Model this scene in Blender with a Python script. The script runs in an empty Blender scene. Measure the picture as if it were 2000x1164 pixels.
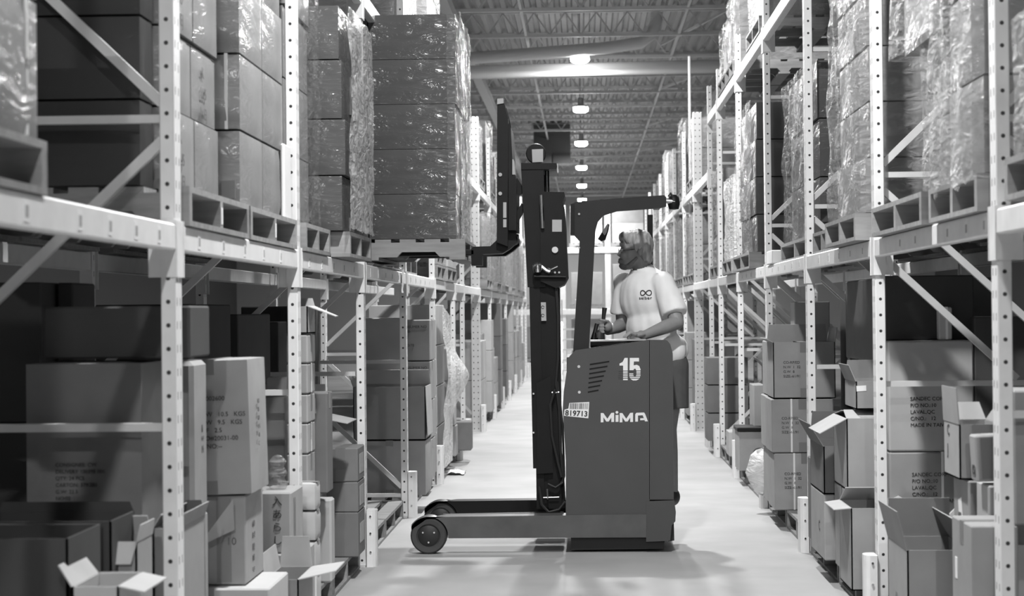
import bpy, bmesh, math, random
from mathutils import Vector, Matrix, noise
random.seed(7)
SC = bpy.context.scene
COL = SC.collection
R = math.radians

# ------------------------------------------------------------------ camera
FPX, CAMZ = 3600.0, 1.5                 # focal length in pixels of the 2000x1164 frame, eye height
VPX, VPY, ROLL = 1140.0, 607.0, R(0.58)  # where the aisle runs to, tilt of the hand-held camera
wy = Vector((VPX - 1000, 582 - VPY, -FPX)).normalized()
up0 = Vector((-math.sin(ROLL), math.cos(ROLL), 0))
wz = (up0 - wy * up0.dot(wy)).normalized()
wx = wy.cross(wz)
MW = Matrix(((wx.x, wy.x, wz.x), (wx.y, wy.y, wz.y), (wx.z, wy.z, wz.z)))   # world -> camera
CAM = Vector((0, 0, CAMZ))
cd = bpy.data.cameras.new('camera')
cam = bpy.data.objects.new('camera', cd)
COL.objects.link(cam)
cam.matrix_world = Matrix.Translation(CAM) @ MW.transposed().to_4x4()
cd.sensor_width = 36.0
cd.lens = FPX / 2000 * 36
cd.clip_end = 400
cd.dof.use_dof = True
cd.dof.focus_distance = 11.9
cd.dof.aperture_fstop = 4.5
SC.camera = cam

def proj(p):
    c = MW @ (Vector(p) - CAM)
    return 1000 + FPX * c.x / -c.z, 582 - FPX * c.y / -c.z
def ray(px, py):
    return MW.transposed() @ Vector(((px - 1000) / FPX, (582 - py) / FPX, -1))
def at(px, py, Y):
    d = ray(px, py); return CAM + d * (Y / d.y)
def atX(px, py, X):
    d = ray(px, py); return CAM + d * (X / d.x)

# ------------------------------------------------------------------ world, exposure
w = bpy.data.worlds.new('hall_air'); SC.world = w; w.use_nodes = True
w.node_tree.nodes['Background'].inputs[0].default_value = (1, 1, 1, 1)
w.node_tree.nodes['Background'].inputs[1].default_value = 0.02
SC.view_settings.view_transform = 'Standard'
SC.view_settings.look = 'None'
SC.view_settings.gamma = 1
SC.view_settings.use_curve_mapping = False
SC.view_settings.exposure = 0.0
SC.cycles.use_denoising = True
SC.cycles.max_bounces = 8
SC.cycles.diffuse_bounces = 4
SC.cycles.glossy_bounces = 3
SC.cycles.transparent_max_bounces = 24
SC.cycles.sample_clamp_indirect = 6
LAMP_Z, LAMP_W = 5.60, 400
LAMP_DIM = {-.6: .4, -8.3: 3.4}
LAMP_Y = [-8.3, -.6, 7.1, 14.8, 22.5, 30.15, 37.7, 45.4, 53.1, 60.8, 68.5]

# ------------------------------------------------------------------ materials
MATS = {}
def nodes(name):
    m = bpy.data.materials.new(name); m.use_nodes = True
    nt = m.node_tree; return m, nt, nt.nodes['Principled BSDF']
def L(nt, a, b): nt.links.new(a, b)
def mat(name, v, rough=.6, metal=0, var=0, scale=8, bump=0, coat=0, rand=0, emit=0, spec=.5, stretch=None):
    m, nt, p = nodes(name)
    N = nt.nodes.new
    p.inputs['Base Color'].default_value = (v, v, v, 1)
    p.inputs['Roughness'].default_value = rough
    p.inputs['Metallic'].default_value = metal
    p.inputs['Specular IOR Level'].default_value = spec
    if emit:
        p.inputs['Emission Color'].default_value = (1, 1, 1, 1)
        p.inputs['Emission Strength'].default_value = emit
    if var or bump or coat:
        tc = N('ShaderNodeTexCoord'); nz = N('ShaderNodeTexNoise')
        nz.inputs['Scale'].default_value = scale; nz.inputs['Detail'].default_value = 5
        if stretch:
            mp = N('ShaderNodeMapping'); mp.inputs['Scale'].default_value = stretch
            L(nt, tc.outputs['Object'], mp.inputs[0]); L(nt, mp.outputs[0], nz.inputs['Vector'])
        else:
            L(nt, tc.outputs['Object'], nz.inputs['Vector'])
    val = None
    if var:
        mr = N('ShaderNodeMapRange'); mr.inputs[1].default_value = .25; mr.inputs[2].default_value = .75
        mr.inputs[3].default_value = v * (1 - var); mr.inputs[4].default_value = v * (1 + var)
        L(nt, nz.outputs[0], mr.inputs[0]); val = mr.outputs[0]
    if rand:
        oi = N('ShaderNodeObjectInfo'); mr2 = N('ShaderNodeMapRange')
        mr2.inputs[3].default_value = 1 - rand; mr2.inputs[4].default_value = 1 + rand
        L(nt, oi.outputs['Random'], mr2.inputs[0])
        mu = N('ShaderNodeMath'); mu.operation = 'MULTIPLY'
        if val is not None: L(nt, val, mu.inputs[0])
        else: mu.inputs[0].default_value = v
        L(nt, mr2.outputs[0], mu.inputs[1]); val = mu.outputs[0]
    if val is not None:
        cc = N('ShaderNodeCombineColor')
        for i in range(3): L(nt, val, cc.inputs[i])
        L(nt, cc.outputs[0], p.inputs['Base Color'])
    if bump and not coat:
        b = N('ShaderNodeBump'); b.inputs['Strength'].default_value = bump; b.inputs['Distance'].default_value = .01
        L(nt, nz.outputs[0], b.inputs['Height']); L(nt, b.outputs[0], p.inputs['Normal'])
    if coat:                                     # thin clear film stuck to the cardboard, creased
        n2 = N('ShaderNodeTexNoise'); n2.inputs['Scale'].default_value = 4.5; n2.inputs['Detail'].default_value = 4
        n2.inputs['Distortion'].default_value = 1.2
        mp2 = N('ShaderNodeMapping'); mp2.inputs['Scale'].default_value = (1, 1, 3)
        L(nt, tc.outputs['Object'], mp2.inputs[0]); L(nt, mp2.outputs[0], n2.inputs['Vector'])
        b = N('ShaderNodeBump'); b.inputs['Strength'].default_value = bump; b.inputs['Distance'].default_value = .05
        L(nt, n2.outputs[0], b.inputs['Height']); L(nt, b.outputs[0], p.inputs['Coat Normal'])
        n3 = N('ShaderNodeTexNoise'); n3.inputs['Scale'].default_value = 2.6; n3.inputs['Detail'].default_value = 2
        L(nt, tc.outputs['Object'], n3.inputs['Vector'])
        m3 = N('ShaderNodeMapRange'); m3.inputs[1].default_value = .42; m3.inputs[2].default_value = .68
        m3.inputs[3].default_value = coat * .06; m3.inputs[4].default_value = coat
        L(nt, n3.outputs[0], m3.inputs[0]); L(nt, m3.outputs[0], p.inputs['Coat Weight'])
        p.inputs['Coat Roughness'].default_value = .18; p.inputs['Coat IOR'].default_value = 1.5
    MATS[name] = m
    return m

def perforated(name, v, xoff, zp=.0752, slot=.022):
    """painted steel with the row of round holes in the side faces and twin slots in the aisle face"""
    m, nt, p = nodes(name); N = nt.nodes.new
    p.inputs['Roughness'].default_value = .42
    tc = N('ShaderNodeTexCoord'); sx = N('ShaderNodeSeparateXYZ'); L(nt, tc.outputs['Object'], sx.inputs[0])
    ge = N('ShaderNodeNewGeometry'); sn = N('ShaderNodeSeparateXYZ'); L(nt, ge.outputs['Normal'], sn.inputs[0])
    def M(op, a, b=None):
        n = N('ShaderNodeMath'); n.operation = op
        for i, q in enumerate((a, b)):
            if q is None: continue
            if isinstance(q, (int, float)): n.inputs[i].default_value = q
            else: L(nt, q, n.inputs[i])
        return n.outputs[0]
    zf = M('ABSOLUTE', M('SUBTRACT', M('MODULO', sx.outputs[2], zp), zp / 2))
    hole = None
    for xo in xoff:
        dx = M('SUBTRACT', sx.outputs[0], xo)
        d = M('SQRT', M('ADD', M('MULTIPLY', dx, dx), M('MULTIPLY', zf, zf)))
        h = M('LESS_THAN', d, .0072)
        hole = h if hole is None else M('MAXIMUM', hole, h)
    hole = M('MULTIPLY', hole, M('GREATER_THAN', M('ABSOLUTE', sn.outputs[1]), .5))
    ya = M('ABSOLUTE', M('SUBTRACT', M('ABSOLUTE', sx.outputs[1]), slot))
    s = M('MULTIPLY', M('LESS_THAN', ya, .0042), M('LESS_THAN', zf, .0125))
    s = M('MULTIPLY', s, M('GREATER_THAN', M('ABSOLUTE', sn.outputs[0]), .5))
    k = M('MAXIMUM', hole, s)
    nz = N('ShaderNodeTexNoise'); nz.inputs['Scale'].default_value = 14; nz.inputs['Detail'].default_value = 6
    L(nt, tc.outputs['Object'], nz.inputs['Vector'])
    mr = N('ShaderNodeMapRange'); mr.inputs[3].default_value = v * .88; mr.inputs[4].default_value = v * 1.1
    L(nt, nz.outputs[0], mr.inputs[0])
    c = M('MULTIPLY', mr.outputs[0], M('SUBTRACT', 1, M('MULTIPLY', k, .97)))
    cc = N('ShaderNodeCombineColor')
    for i in range(3): L(nt, c, cc.inputs[i])
    L(nt, cc.outputs[0], p.inputs['Base Color'])
    MATS[name] = m; return m

def film(name, lo, hi, v=.8, rough=.16, scale=7, stretch=(1, 1, 2.5)):
    """stretch film: clear sheet with whitish creases and sharp glints"""
    m, nt, p = nodes(name); N = nt.nodes.new
    out = nt.nodes['Material Output']
    p.inputs['Base Color'].default_value = (v, v, v, 1)
    p.inputs['Roughness'].default_value = rough
    tc = N('ShaderNodeTexCoord'); mp = N('ShaderNodeMapping'); mp.inputs['Scale'].default_value = stretch
    L(nt, tc.outputs['Object'], mp.inputs[0])
    n1 = N('ShaderNodeTexNoise'); n1.inputs['Scale'].default_value = scale; n1.inputs['Detail'].default_value = 7
    n1.inputs['Distortion'].default_value = 1.6; L(nt, mp.outputs[0], n1.inputs['Vector'])
    b = N('ShaderNodeBump'); b.inputs['Strength'].default_value = .7; b.inputs['Distance'].default_value = .03; p.inputs['Specular IOR Level'].default_value = .3
    L(nt, n1.outputs[0], b.inputs['Height']); L(nt, b.outputs[0], p.inputs['Normal'])
    mr = N('ShaderNodeMapRange'); mr.inputs[1].default_value = .35; mr.inputs[2].default_value = .7
    mr.inputs[3].default_value = lo; mr.inputs[4].default_value = hi
    L(nt, n1.outputs[0], mr.inputs[0])
    tr = N('ShaderNodeBsdfTransparent'); mx = N('ShaderNodeMixShader')
    L(nt, mr.outputs[0], mx.inputs[0]); L(nt, tr.outputs[0], mx.inputs[1]); L(nt, p.outputs[0], mx.inputs[2])
    L(nt, mx.outputs[0], out.inputs['Surface'])
    MATS[name] = m; return m

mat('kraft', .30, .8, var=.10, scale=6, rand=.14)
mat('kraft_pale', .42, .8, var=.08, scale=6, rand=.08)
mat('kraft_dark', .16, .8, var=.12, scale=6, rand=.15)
mat('kraft_shade', .05, .8, var=.12, scale=6, rand=.15)  # cardboard with the deep rack shade put into its colour
mat('kraft_inside', .26, .85, var=.08, scale=9)
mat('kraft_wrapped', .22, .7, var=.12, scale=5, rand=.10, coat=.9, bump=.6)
mat('kraft_wrapped_shade', .05, .6, var=.14, scale=5, rand=.10, coat=1, bump=.6)  # wrapped cardboard with camera-side shade put into its colour
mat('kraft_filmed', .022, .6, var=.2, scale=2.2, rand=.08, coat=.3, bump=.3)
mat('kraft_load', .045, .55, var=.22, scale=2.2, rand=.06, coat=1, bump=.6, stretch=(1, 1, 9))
mat('white_card', .72, .7, var=.04)
mat('tape', .2, .35)
mat('tape_pale', .42, .3)
mat('strap', .75, .35)
mat('ink', .035, .7)
mat('ink_soft', .10, .8)
mat('sticker', .8, .5)
perforated('post_paint', .78, (0.0,))
perforated('post_paint_wide', .6, (-.027, .027))
mat('beam_paint', .76, .38, var=.07, scale=10)
mat('brace_paint', .6, .4, var=.06, scale=10)
mat('guard_paint', .78, .45, var=.06, scale=9)
mat('wood', .25, .8, var=.25, scale=5, stretch=(1, 6, 6), rand=.2)
mat('wood_pale', .27, .8, var=.2, scale=5, stretch=(1, 6, 6), rand=.12)
mat('concrete', .375, .6, var=.15, scale=1.5, bump=.02, spec=.22)
mat('deck_paint', .44, .6, var=.05)
mat('joist_paint', .62, .5)
mat('wall_paint', .12, .8)
mat('wall_pale', .5, .8)
mat('pipe_paint', .62, .25)
mat('lamp_housing', .3, .4, metal=.6)
mat('lamp_lens', .9, .3, emit=60)
mat('truck_paint', .056, .42, var=.07, scale=4, bump=.01)
mat('truck_paint_worn', .085, .42, var=.22, scale=7)
mat('guard_dark', .020, .5, var=.1, scale=5, spec=.25)
mat('mast_black', .0085, .5, var=.2, scale=9, spec=.22)
mat('black_rubber', .02, .6)
mat('tyre', .055, .75, var=.1, scale=20)
mat('hub', .02, .5)
mat('steel', .5, .3, metal=.9)
mat('chrome', .75, .12, metal=1)
mat('grey_plastic', .4, .45)
mat('decal_white', .78, .5)
mat('skin', .25, .55, var=.06, scale=30)
mat('shirt', .80, .85, var=.03, scale=12, bump=.2)
mat('trousers', .09, .9, var=.1, scale=20)
mat('hair', .34, .6, var=.45, scale=28, bump=.9, stretch=(1, 1, .35))
mat('beard', .15, .8, var=.3, scale=40)
mat('shoe', .03, .5)
mat('glass_dark', .02, .08)
mat('bag_white', .8, .35, bump=.8, scale=9)
film('film_thin', .05, .3, v=.4, rough=.24)
film('film_heavy', .1, .55, v=.36, rough=.28)
film('film_white', .3, .8, v=.7, rough=.2)
film('film_cloudy', .6, .96, v=.82, rough=.22)

# ------------------------------------------------------------------ mesh building
class MB:
    def __init__(s): s.v = []; s.f = []; s.sm = []
    def add(s, verts, faces, smooth=False):
        o = len(s.v); s.v += [Vector(p) for p in verts]
        s.f += [[i + o for i in f] for f in faces]; s.sm += [smooth] * len(faces); return s
    def box(s, x0, x1, y0, y1, z0, z1):
        x0, x1 = min(x0, x1), max(x0, x1); y0, y1 = min(y0, y1), max(y0, y1); z0, z1 = min(z0, z1), max(z0, z1)
        v = [(x, y, z) for z in (z0, z1) for y in (y0, y1) for x in (x0, x1)]
        return s.add(v, [(0, 2, 3, 1), (4, 5, 7, 6), (0, 1, 5, 4), (2, 6, 7, 3), (0, 4, 6, 2), (1, 3, 7, 5)])
    def bbox(s, x0, x1, y0, y1, z0, z1, b=.004, seg=1):
        """box with rounded edges"""
        bm = bmesh.new(); bmesh.ops.create_cube(bm, size=1)
        for q in bm.verts:
            q.co = Vector(((x0 + x1) / 2 + q.co.x * abs(x1 - x0), (y0 + y1) / 2 + q.co.y * abs(y1 - y0), (z0 + z1) / 2 + q.co.z * abs(z1 - z0)))
        b = min(b, abs(x1 - x0) * .45, abs(y1 - y0) * .45, abs(z1 - z0) * .45)
        bmesh.ops.bevel(bm, geom=bm.edges[:], offset=b, segments=seg, affect='EDGES', profile=.5)
        bm.verts.index_update()
        s.add([q.co for q in bm.verts], [[q.index for q in f.verts] for f in bm.faces], smooth=seg > 1)
        bm.free(); return s
    def bar(s, a, b, wa, wb, up=(0, 0, 1)):
        """square bar from a to b, wa across, wb along up"""
        a, b = Vector(a), Vector(b); d = (b - a).normalized(); u = Vector(up)
        if abs(d.dot(u)) > .98: u = Vector((0, 1, 0))
        r = d.cross(u).normalized(); u = r.cross(d)
        v = []
        for p in (a, b):
            for i, j in ((-1, -1), (1, -1), (1, 1), (-1, 1)): v.append(p + r * (i * wa / 2) + u * (j * wb / 2))
        return s.add(v, [(3, 2, 1, 0), (4, 5, 6, 7), (0, 1, 5, 4), (1, 2, 6, 5), (2, 3, 7, 6), (3, 0, 4, 7)])
    def tube(s, pts, r, n=10, closed=False):
        pts = [Vector(p) for p in pts]; rs = r if isinstance(r, (list, tuple)) else [r] * len(pts)
        v = []; f = []; ref = None
        for i, p in enumerate(pts):
            d = (pts[min(i + 1, len(pts) - 1)] - pts[max(i - 1, 0)]).normalized()
            if ref is None:
                ref = d.cross(Vector((0, 0, 1)) if abs(d.z) < .9 else Vector((1, 0, 0))).normalized()
            ref = (ref - d * ref.dot(d)).normalized(); q = d.cross(ref)
            for k in range(n):
                a = 2 * math.pi * k / n; v.append(p + (ref * math.cos(a) + q * math.sin(a)) * rs[i])
        for i in range(len(pts) - 1):
            for k in range(n):
                f.append((i * n + k, i * n + (k + 1) % n, (i + 1) * n + (k + 1) % n, (i + 1) * n + k))
        s.add(v, f, True)
        o = len(s.v) - len(v)
        s.f += [list(range(o + n - 1, o - 1, -1)), list(range(o + len(v) - n, o + len(v)))]; s.sm += [False, False]
        return s
    def cyl(s, a, b, r, n=20): return s.tube([a, b], r, n)
    def lathe(s, prof, c, axis='z', n=28):
        """prof: (radius, height) pairs turned about an axis through c"""
        c = Vector(c); v = []; f = []
        for r_, h in prof:
            for k in range(n):
                a = 2 * math.pi * k / n; x, y = r_ * math.cos(a), r_ * math.sin(a)
                v.append(c + (Vector((x, y, h)) if axis == 'z' else Vector((x, h, y)) if axis == 'y' else Vector((h, x, y))))
        for i in range(len(prof) - 1):
            for k in range(n):
                q = (i * n + k, i * n + (k + 1) % n, (i + 1) * n + (k + 1) % n, (i + 1) * n + k)
                f.append(q[::-1] if axis == 'y' else q)
        return s.add(v, f, True)
    def prism(s, poly, y0, y1, axis='y'):
        """outline of (x, z) points pushed from y0 to y1 (axis y), or (y, z) from x0 to x1 (axis x)"""
        n = len(poly)
        A = sum(poly[i][0] * poly[(i + 1) % n][1] - poly[(i + 1) % n][0] * poly[i][1] for i in range(n))
        if A < 0: poly = poly[::-1]
        P = (lambda p, t: (p[0], t, p[1])) if axis == 'y' else (lambda p, t: (t, p[0], p[1]))
        v = [P(p, y0) for p in poly] + [P(p, y1) for p in poly]
        f = [list(range(n)), list(range(2 * n - 1, n - 1, -1))] + [(i, i + n, (i + 1) % n + n, (i + 1) % n) for i in range(n)]
        if axis == 'x': f = [q[::-1] for q in f]
        return s.add(v, [list(q) for q in f])
    def mesh(s, name, origin=(0, 0, 0)):
        me = bpy.data.meshes.new(name); o = Vector(origin)
        me.from_pydata([tuple(p - o) for p in s.v], [], s.f)
        me.polygons.foreach_set('use_smooth', s.sm)
        if any(s.sm): me.set_sharp_from_angle(angle=R(42))
        me.update(); return me
    def build(s, name, m, parent=None, at=None):
        """link as ONE object; world-space vertices are stored relative to the parent's origin (or to `at`)"""
        if parent is not None:
            o = Vector((0, 0, 0)); q = parent
            while q is not None: o += q.location; q = q.parent
        else: o = Vector((0, 0, 0))
        off = Vector((0, 0, 0)) if at is None else Vector(at) - o
        ob = bpy.data.objects.new(name, s.mesh(name, o + off)); COL.objects.link(ob)
        ob.location = off; ob.data.materials.append(MATS[m] if isinstance(m, str) else m)
        if parent is not None: ob.parent = parent
        return ob

def tag(o, label=None, cat=None, group=None, kind=None):
    for k, q in (('label', label), ('category', cat), ('group', group), ('kind', kind)):
        if q: o[k] = q
    return o
def empty(name, loc, label, cat, group=None):
    o = bpy.data.objects.new(name, None); COL.objects.link(o); o.location = loc; o.empty_display_size = .1
    return tag(o, label, cat, group)
def struct(o): o['kind'] = 'structure'; return o
def text(body, size, loc, face, m, parent, name='printed_text', bold=0, align='LEFT', space=1.0, line=1.25, roll=0):
    """lettering lying on a face: front (towards the camera), left (on a left-rack aisle face), right"""
    c = bpy.data.curves.new(name, 'FONT'); c.body = body; c.size = size; c.extrude = .0006; c.offset = bold
    c.align_x = align; c.space_character = space; c.space_line = line
    c.resolution_u = 3
    tmp = bpy.data.objects.new('lettering', c); me = bpy.data.meshes.new_from_object(tmp); me.name = name
    bpy.data.objects.remove(tmp); bpy.data.curves.remove(c)
    o = bpy.data.objects.new(name, me); COL.objects.link(o)
    me.materials.clear(); me.materials.append(MATS[m])
    o.rotation_euler = (R(90), roll, {'front': 0, 'left': R(90), 'right': R(-90)}[face])
    off = Vector((0, 0, 0)); q = parent
    while q is not None: off += q.location; q = q.parent
    o.location = Vector(loc) - off; o.parent = parent
    return o
ORD = ['lowest', 'second', 'third', 'fourth', 'fifth', 'sixth', 'seventh', 'eighth', 'ninth', 'tenth', 'eleventh', 'twelfth', 'thirteenth', 'fourteenth', 'fifteenth', 'sixteenth']
NTH = ['first'] + ORD[1:]

# ------------------------------------------------------------------ the hall
XL, XR = -1.30, 1.375                      # aisle planes of the two rack rows
ZL, ZR, ZU_L, ZU_R = 1.79, 1.825, 3.43, 3.62
struct(MB().box(-14, 14, -14, 74, -.1, 0).build('floor', 'concrete'))
mb = MB(); n = 0; x = -14.0; prof = []
while x < 14:
    prof += [(x, 6.36), (x + .075, 6.36), (x + .1, 6.42), (x + .165, 6.42)]; x += .19
v = []; f = []
for i, (x, z) in enumerate(prof): v += [(x, -14, z), (x, 74, z)]
for i in range(len(prof) - 1): f.append((2 * i, 2 * i + 1, 2 * i + 3, 2 * i + 2))
mb.add(v, f); struct(mb.build('ceiling', 'deck_paint'))
struct(MB().box(-14.2, 14.2, 74, 74.2, -.1, 6.6).build('wall_back', 'wall_pale'))
struct(MB().box(-14.2, 14.2, -14.2, -14, -.1, 6.6).build('wall_front', 'wall_paint'))
struct(MB().box(-14.2, -14, -14, 74, -.1, 6.6).build('wall_left', 'wall_paint'))
struct(MB().box(14, 14.2, -14, 74, -.1, 6.6).build('wall_right', 'wall_paint'))

def joist(Y, x0=-14, x1=14, full=True):
    mb = MB(); zb, zt = 5.90, 6.33
    mb.box(x0, x1, Y - .04, Y + .04, zb, zb + .05); mb.box(x0, x1, Y - .05, Y + .05, zt - .04, zt + .025)
    x = x0; s = .25; upw = True
    while x < x1 - .01:
        a, b = (zb + .04, zt - .03) if upw else (zt - .03, zb + .04)
        mb.bar((x, Y, a), (x + s, Y, b), .023, .023, (0, 1, 0)); x += s; upw = not upw
    return struct(mb.build('ceiling_joist', 'joist_paint'))
Y = 1.226
while Y < 73:
    joist(Y, -6, 6) if Y < 50 else joist(Y, -9, 9)
    Y += 2.58
for x in (-3.2, -.88, 1.57, 3.9):
    struct(MB().bar((x, -10, 5.94), (x, 73.5, 5.94), .04, .04).build('ceiling_bridging', 'joist_paint'))
for k in range(6):                      # sloping bridging rods between the joists
    y0 = 18 + k * 7.7
    struct(MB().bar((2.6, y0, 5.95), (1.45, y0 + 7.7, 6.3), .04, .04).build('ceiling_bridging', 'joist_paint'))
for x in (-1.9, 2.75):
    struct(MB().box(x - .08, x + .08, -14, 74, 5.75, 5.9).build('ceiling_beam', 'joist_paint'))

# pipes crossing under the roof
a, b = at(700, 147, 30.85), at(1600, 124, 30.85)
tag(MB().tube([a, b], .112, 16).build('roof_pipe', 'pipe_paint'), 'pale straight pipe crossing the roof just behind the nearest lamp', 'pipe')
pts = [at(700, 128, 30.0), at(1000, 108, 30.0), at(1180, 94, 30.0), at(1250, 84, 30.0), at(1274, 66, 30.0), at(1282, 40, 30.0), at(1283, -40, 30.0)]
tag(MB().tube(pts, .1, 14).build('roof_pipe', 'joist_paint'), 'grey pipe under the roof that bends upward above the nearest lamp', 'pipe')
hb = empty('unit_heater', at(1078, 300, 47.5), 'dark hanging heater unit under the roof behind the mast top', 'heater')
p0, p1 = at(1042, 244, 47.5), at(1114, 318, 47.5)
MB().box(p0.x, p1.x, 47.5, 48.4, p1.z, p0.z).build('housing', 'truck_paint', hb)
p0, p1 = at(1080, 298, 47.3), at(1114, 318, 47.3)
MB().box(p0.x, p1.x, 47.4, 47.5, p1.z, p0.z).build('outlet', 'hub', hb)
for x in (-1.1, -.5): MB().bar((x, 48, 6.2), (x, 48, 6.4), .02, .02).build('hanger_rod', 'steel', hb)

# high-bay lamps down the middle of the aisle
lamp_n = 0
for k, ly in enumerate(LAMP_Y):
    lab = f'round bright high bay lamp, {NTH[max(0, lamp_n)]} in the roof row counting away from the camera' if ly > 28 else f'round high bay lamp outside the picture, {NTH[k]} of the row from the back'
    t = empty('high_bay_lamp', (-.02, ly, LAMP_Z), lab, 'lamp', 'high bay lamps over the aisle')
    if ly > 28: lamp_n += 1
    c = (-.02, ly, LAMP_Z)
    MB().lathe([(.001, .26), (.045, .26), (.055, .23), (.06, .12), (.12, .1), (.15, .075), (.15, .062), (.13, .062), (.001, .066)], c).build('housing', 'lamp_housing', t)
    MB().lathe([(.15, .06), (.155, .02), (.148, -.015), (.11, -.04), (.001, -.05)], c).build('lens', 'lamp_lens', t)
    MB().tube([(-.02, ly, LAMP_Z + .34), (-.02, ly, 6.36)], .008, 6).build('suspension_rod', 'steel', t)
    ld = bpy.data.lights.new('lamp_light', 'AREA'); ld.shape = 'DISK'; ld.size = .24; ld.energy = LAMP_W * LAMP_DIM.get(ly, 1)
    lo = bpy.data.objects.new('lamp_light', ld); COL.objects.link(lo); lo.parent = t; lo.location = (0, 0, -.08)

# ------------------------------------------------------------------ racks
def upright(side, Y, label, wide=False, depth=1.0, hgt=3.95, rear=True):
    """one upright frame: front post, rear post and their braces; Y is the near face"""
    X = XL if side == 'L' else XR; s = -1 if side == 'L' else 1
    wxp = .11 if wide else .047; ly = .095
    t = empty('rack_upright', (X, Y, 0), label, 'rack post', 'uprights of the %s rack' % ('left' if side == 'L' else 'right'))
    def post(xc, nm='post'):
        c = Vector((xc, Y + ly / 2, 0))
        return MB().bbox(xc - wxp / 2, xc + wxp / 2, Y, Y + ly, 0, hgt, .003).build(nm, 'post_paint_wide' if wide else 'post_paint', t, at=c)
    post(X + s * wxp / 2)
    MB().box(X + s * .002, X + s * (wxp + .03), Y - .02, Y + ly + .02, 0, .012).build('base_plate', 'brace_paint', t)
    if not rear: return t
    xr = X + s * (depth - wxp / 2)
    post(xr)
    xa, xb = X + s * wxp, X + s * (depth - wxp); ym = Y + ly / 2
    for z in (.16, 1.14, 2.13, 3.1):
        MB().bar((xa, ym, z), (xb, ym, z), .03, .026).build('horizontal_brace', 'brace_paint', t)
    for z0, z1, rearlow in ((.22, 1.08, 0), (1.22, 2.06, 1), (2.18, 3.05, 0)):
        a, b = ((xa, ym, z0), (xb, ym, z1)) if not rearlow else ((xb, ym, z0), (xa, ym, z1))
        MB().bar(a, b, .028, .032).build('diagonal_brace', 'brace_paint', t)
    if side == 'R': MB().bar((xa, ym, 1.74), (xa + .62, ym, 1.16), .028, .032).build('diagonal_brace', 'brace_paint', t)
    return t

def beam(side, Ya, Yb, z, label, labels=(), rear=False, h=.085, group=None):
    """shelf beam between two uprights with its end plates; z is the top"""
    X = XL if side == 'L' else XR; s = -1 if side == 'L' else 1
    if rear: X = X + s * .99; s = -s
    t = empty('shelf_beam', (X, Ya, z), label, 'shelf beam', group)
    MB().bbox(X - s * .004, X + s * .044, Ya + .1, Yb - .004, z - h, z, .006).build('rail', 'beam_paint', t)
    for ye in (Ya + .096, Yb - .006):
        MB().box(X - s * .008, X + s * .05, ye - .002, ye + .006, z - h - .085, z + .012).build('end_plate', 'beam_paint', t)
    if not rear:
        MB().box(X - s * .006, X - s * .001, Ya + .0, Ya + .1, z - h - .085, z + .012).build('connector', 'beam_paint', t)
        MB().box(X - s * .006, X + s * .085, Ya - .005, Ya - .001, z - h - .085, z - .01).build('connector', 'beam_paint', t)
    for y in labels:
        st = MB().box(X - s * .0055, X - s * .004, y - .022, y + .022, z - .07, z - .018).build('shelf_label', 'sticker', t)
        m2 = MB()
        for i in range(6): m2.box(X - s * .0062, X - s * .0055, y - .012 + i * .0045, y - .0098 + i * .0045, z - .06, z - .03)
        m2.build('barcode', 'grey_plastic', st)
    return t

def guard(side, Y, label, hgt=.335, off=0):
    X = XL if side == 'L' else XR; s = -1 if side == 'L' else 1
    t = empty('post_guard', (X - s * .04, Y, 0), label, 'post guard', 'guards at the rack feet')
    n = 8; pts = []
    for k in range(n + 1):
        a = math.pi * k / n; pts.append((X - s * (.008 + .06 * math.sin(a) ** .6), Y + .045 - .065 * math.cos(a)))
    inner = [(X - s * .004, Y + .045 + .06), (X - s * .004, Y + .045 - .06)]
    mb = MB(); pl = pts + inner
    v = [(x, y, 0) for x, y in pl] + [(x, y, hgt) for x, y in pl]; m = len(pl)
    f = [list(range(m)), list(range(2 * m - 1, m - 1, -1))] + [(i, i + m, (i + 1) % m + m, (i + 1) % m) for i in range(m)]
    if side == 'L': f = [list(q)[::-1] for q in f]
    mb.add(v, [list(q) for q in f]); mb.build('shell', 'guard_paint', t)
    for z in (.09, .2, .3):
        MB().cyl((X - s * .03, Y - .024, z), (X - s * .03, Y - .016, z), .006, 8).build('bolt', 'chrome', t)
    return t

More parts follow.
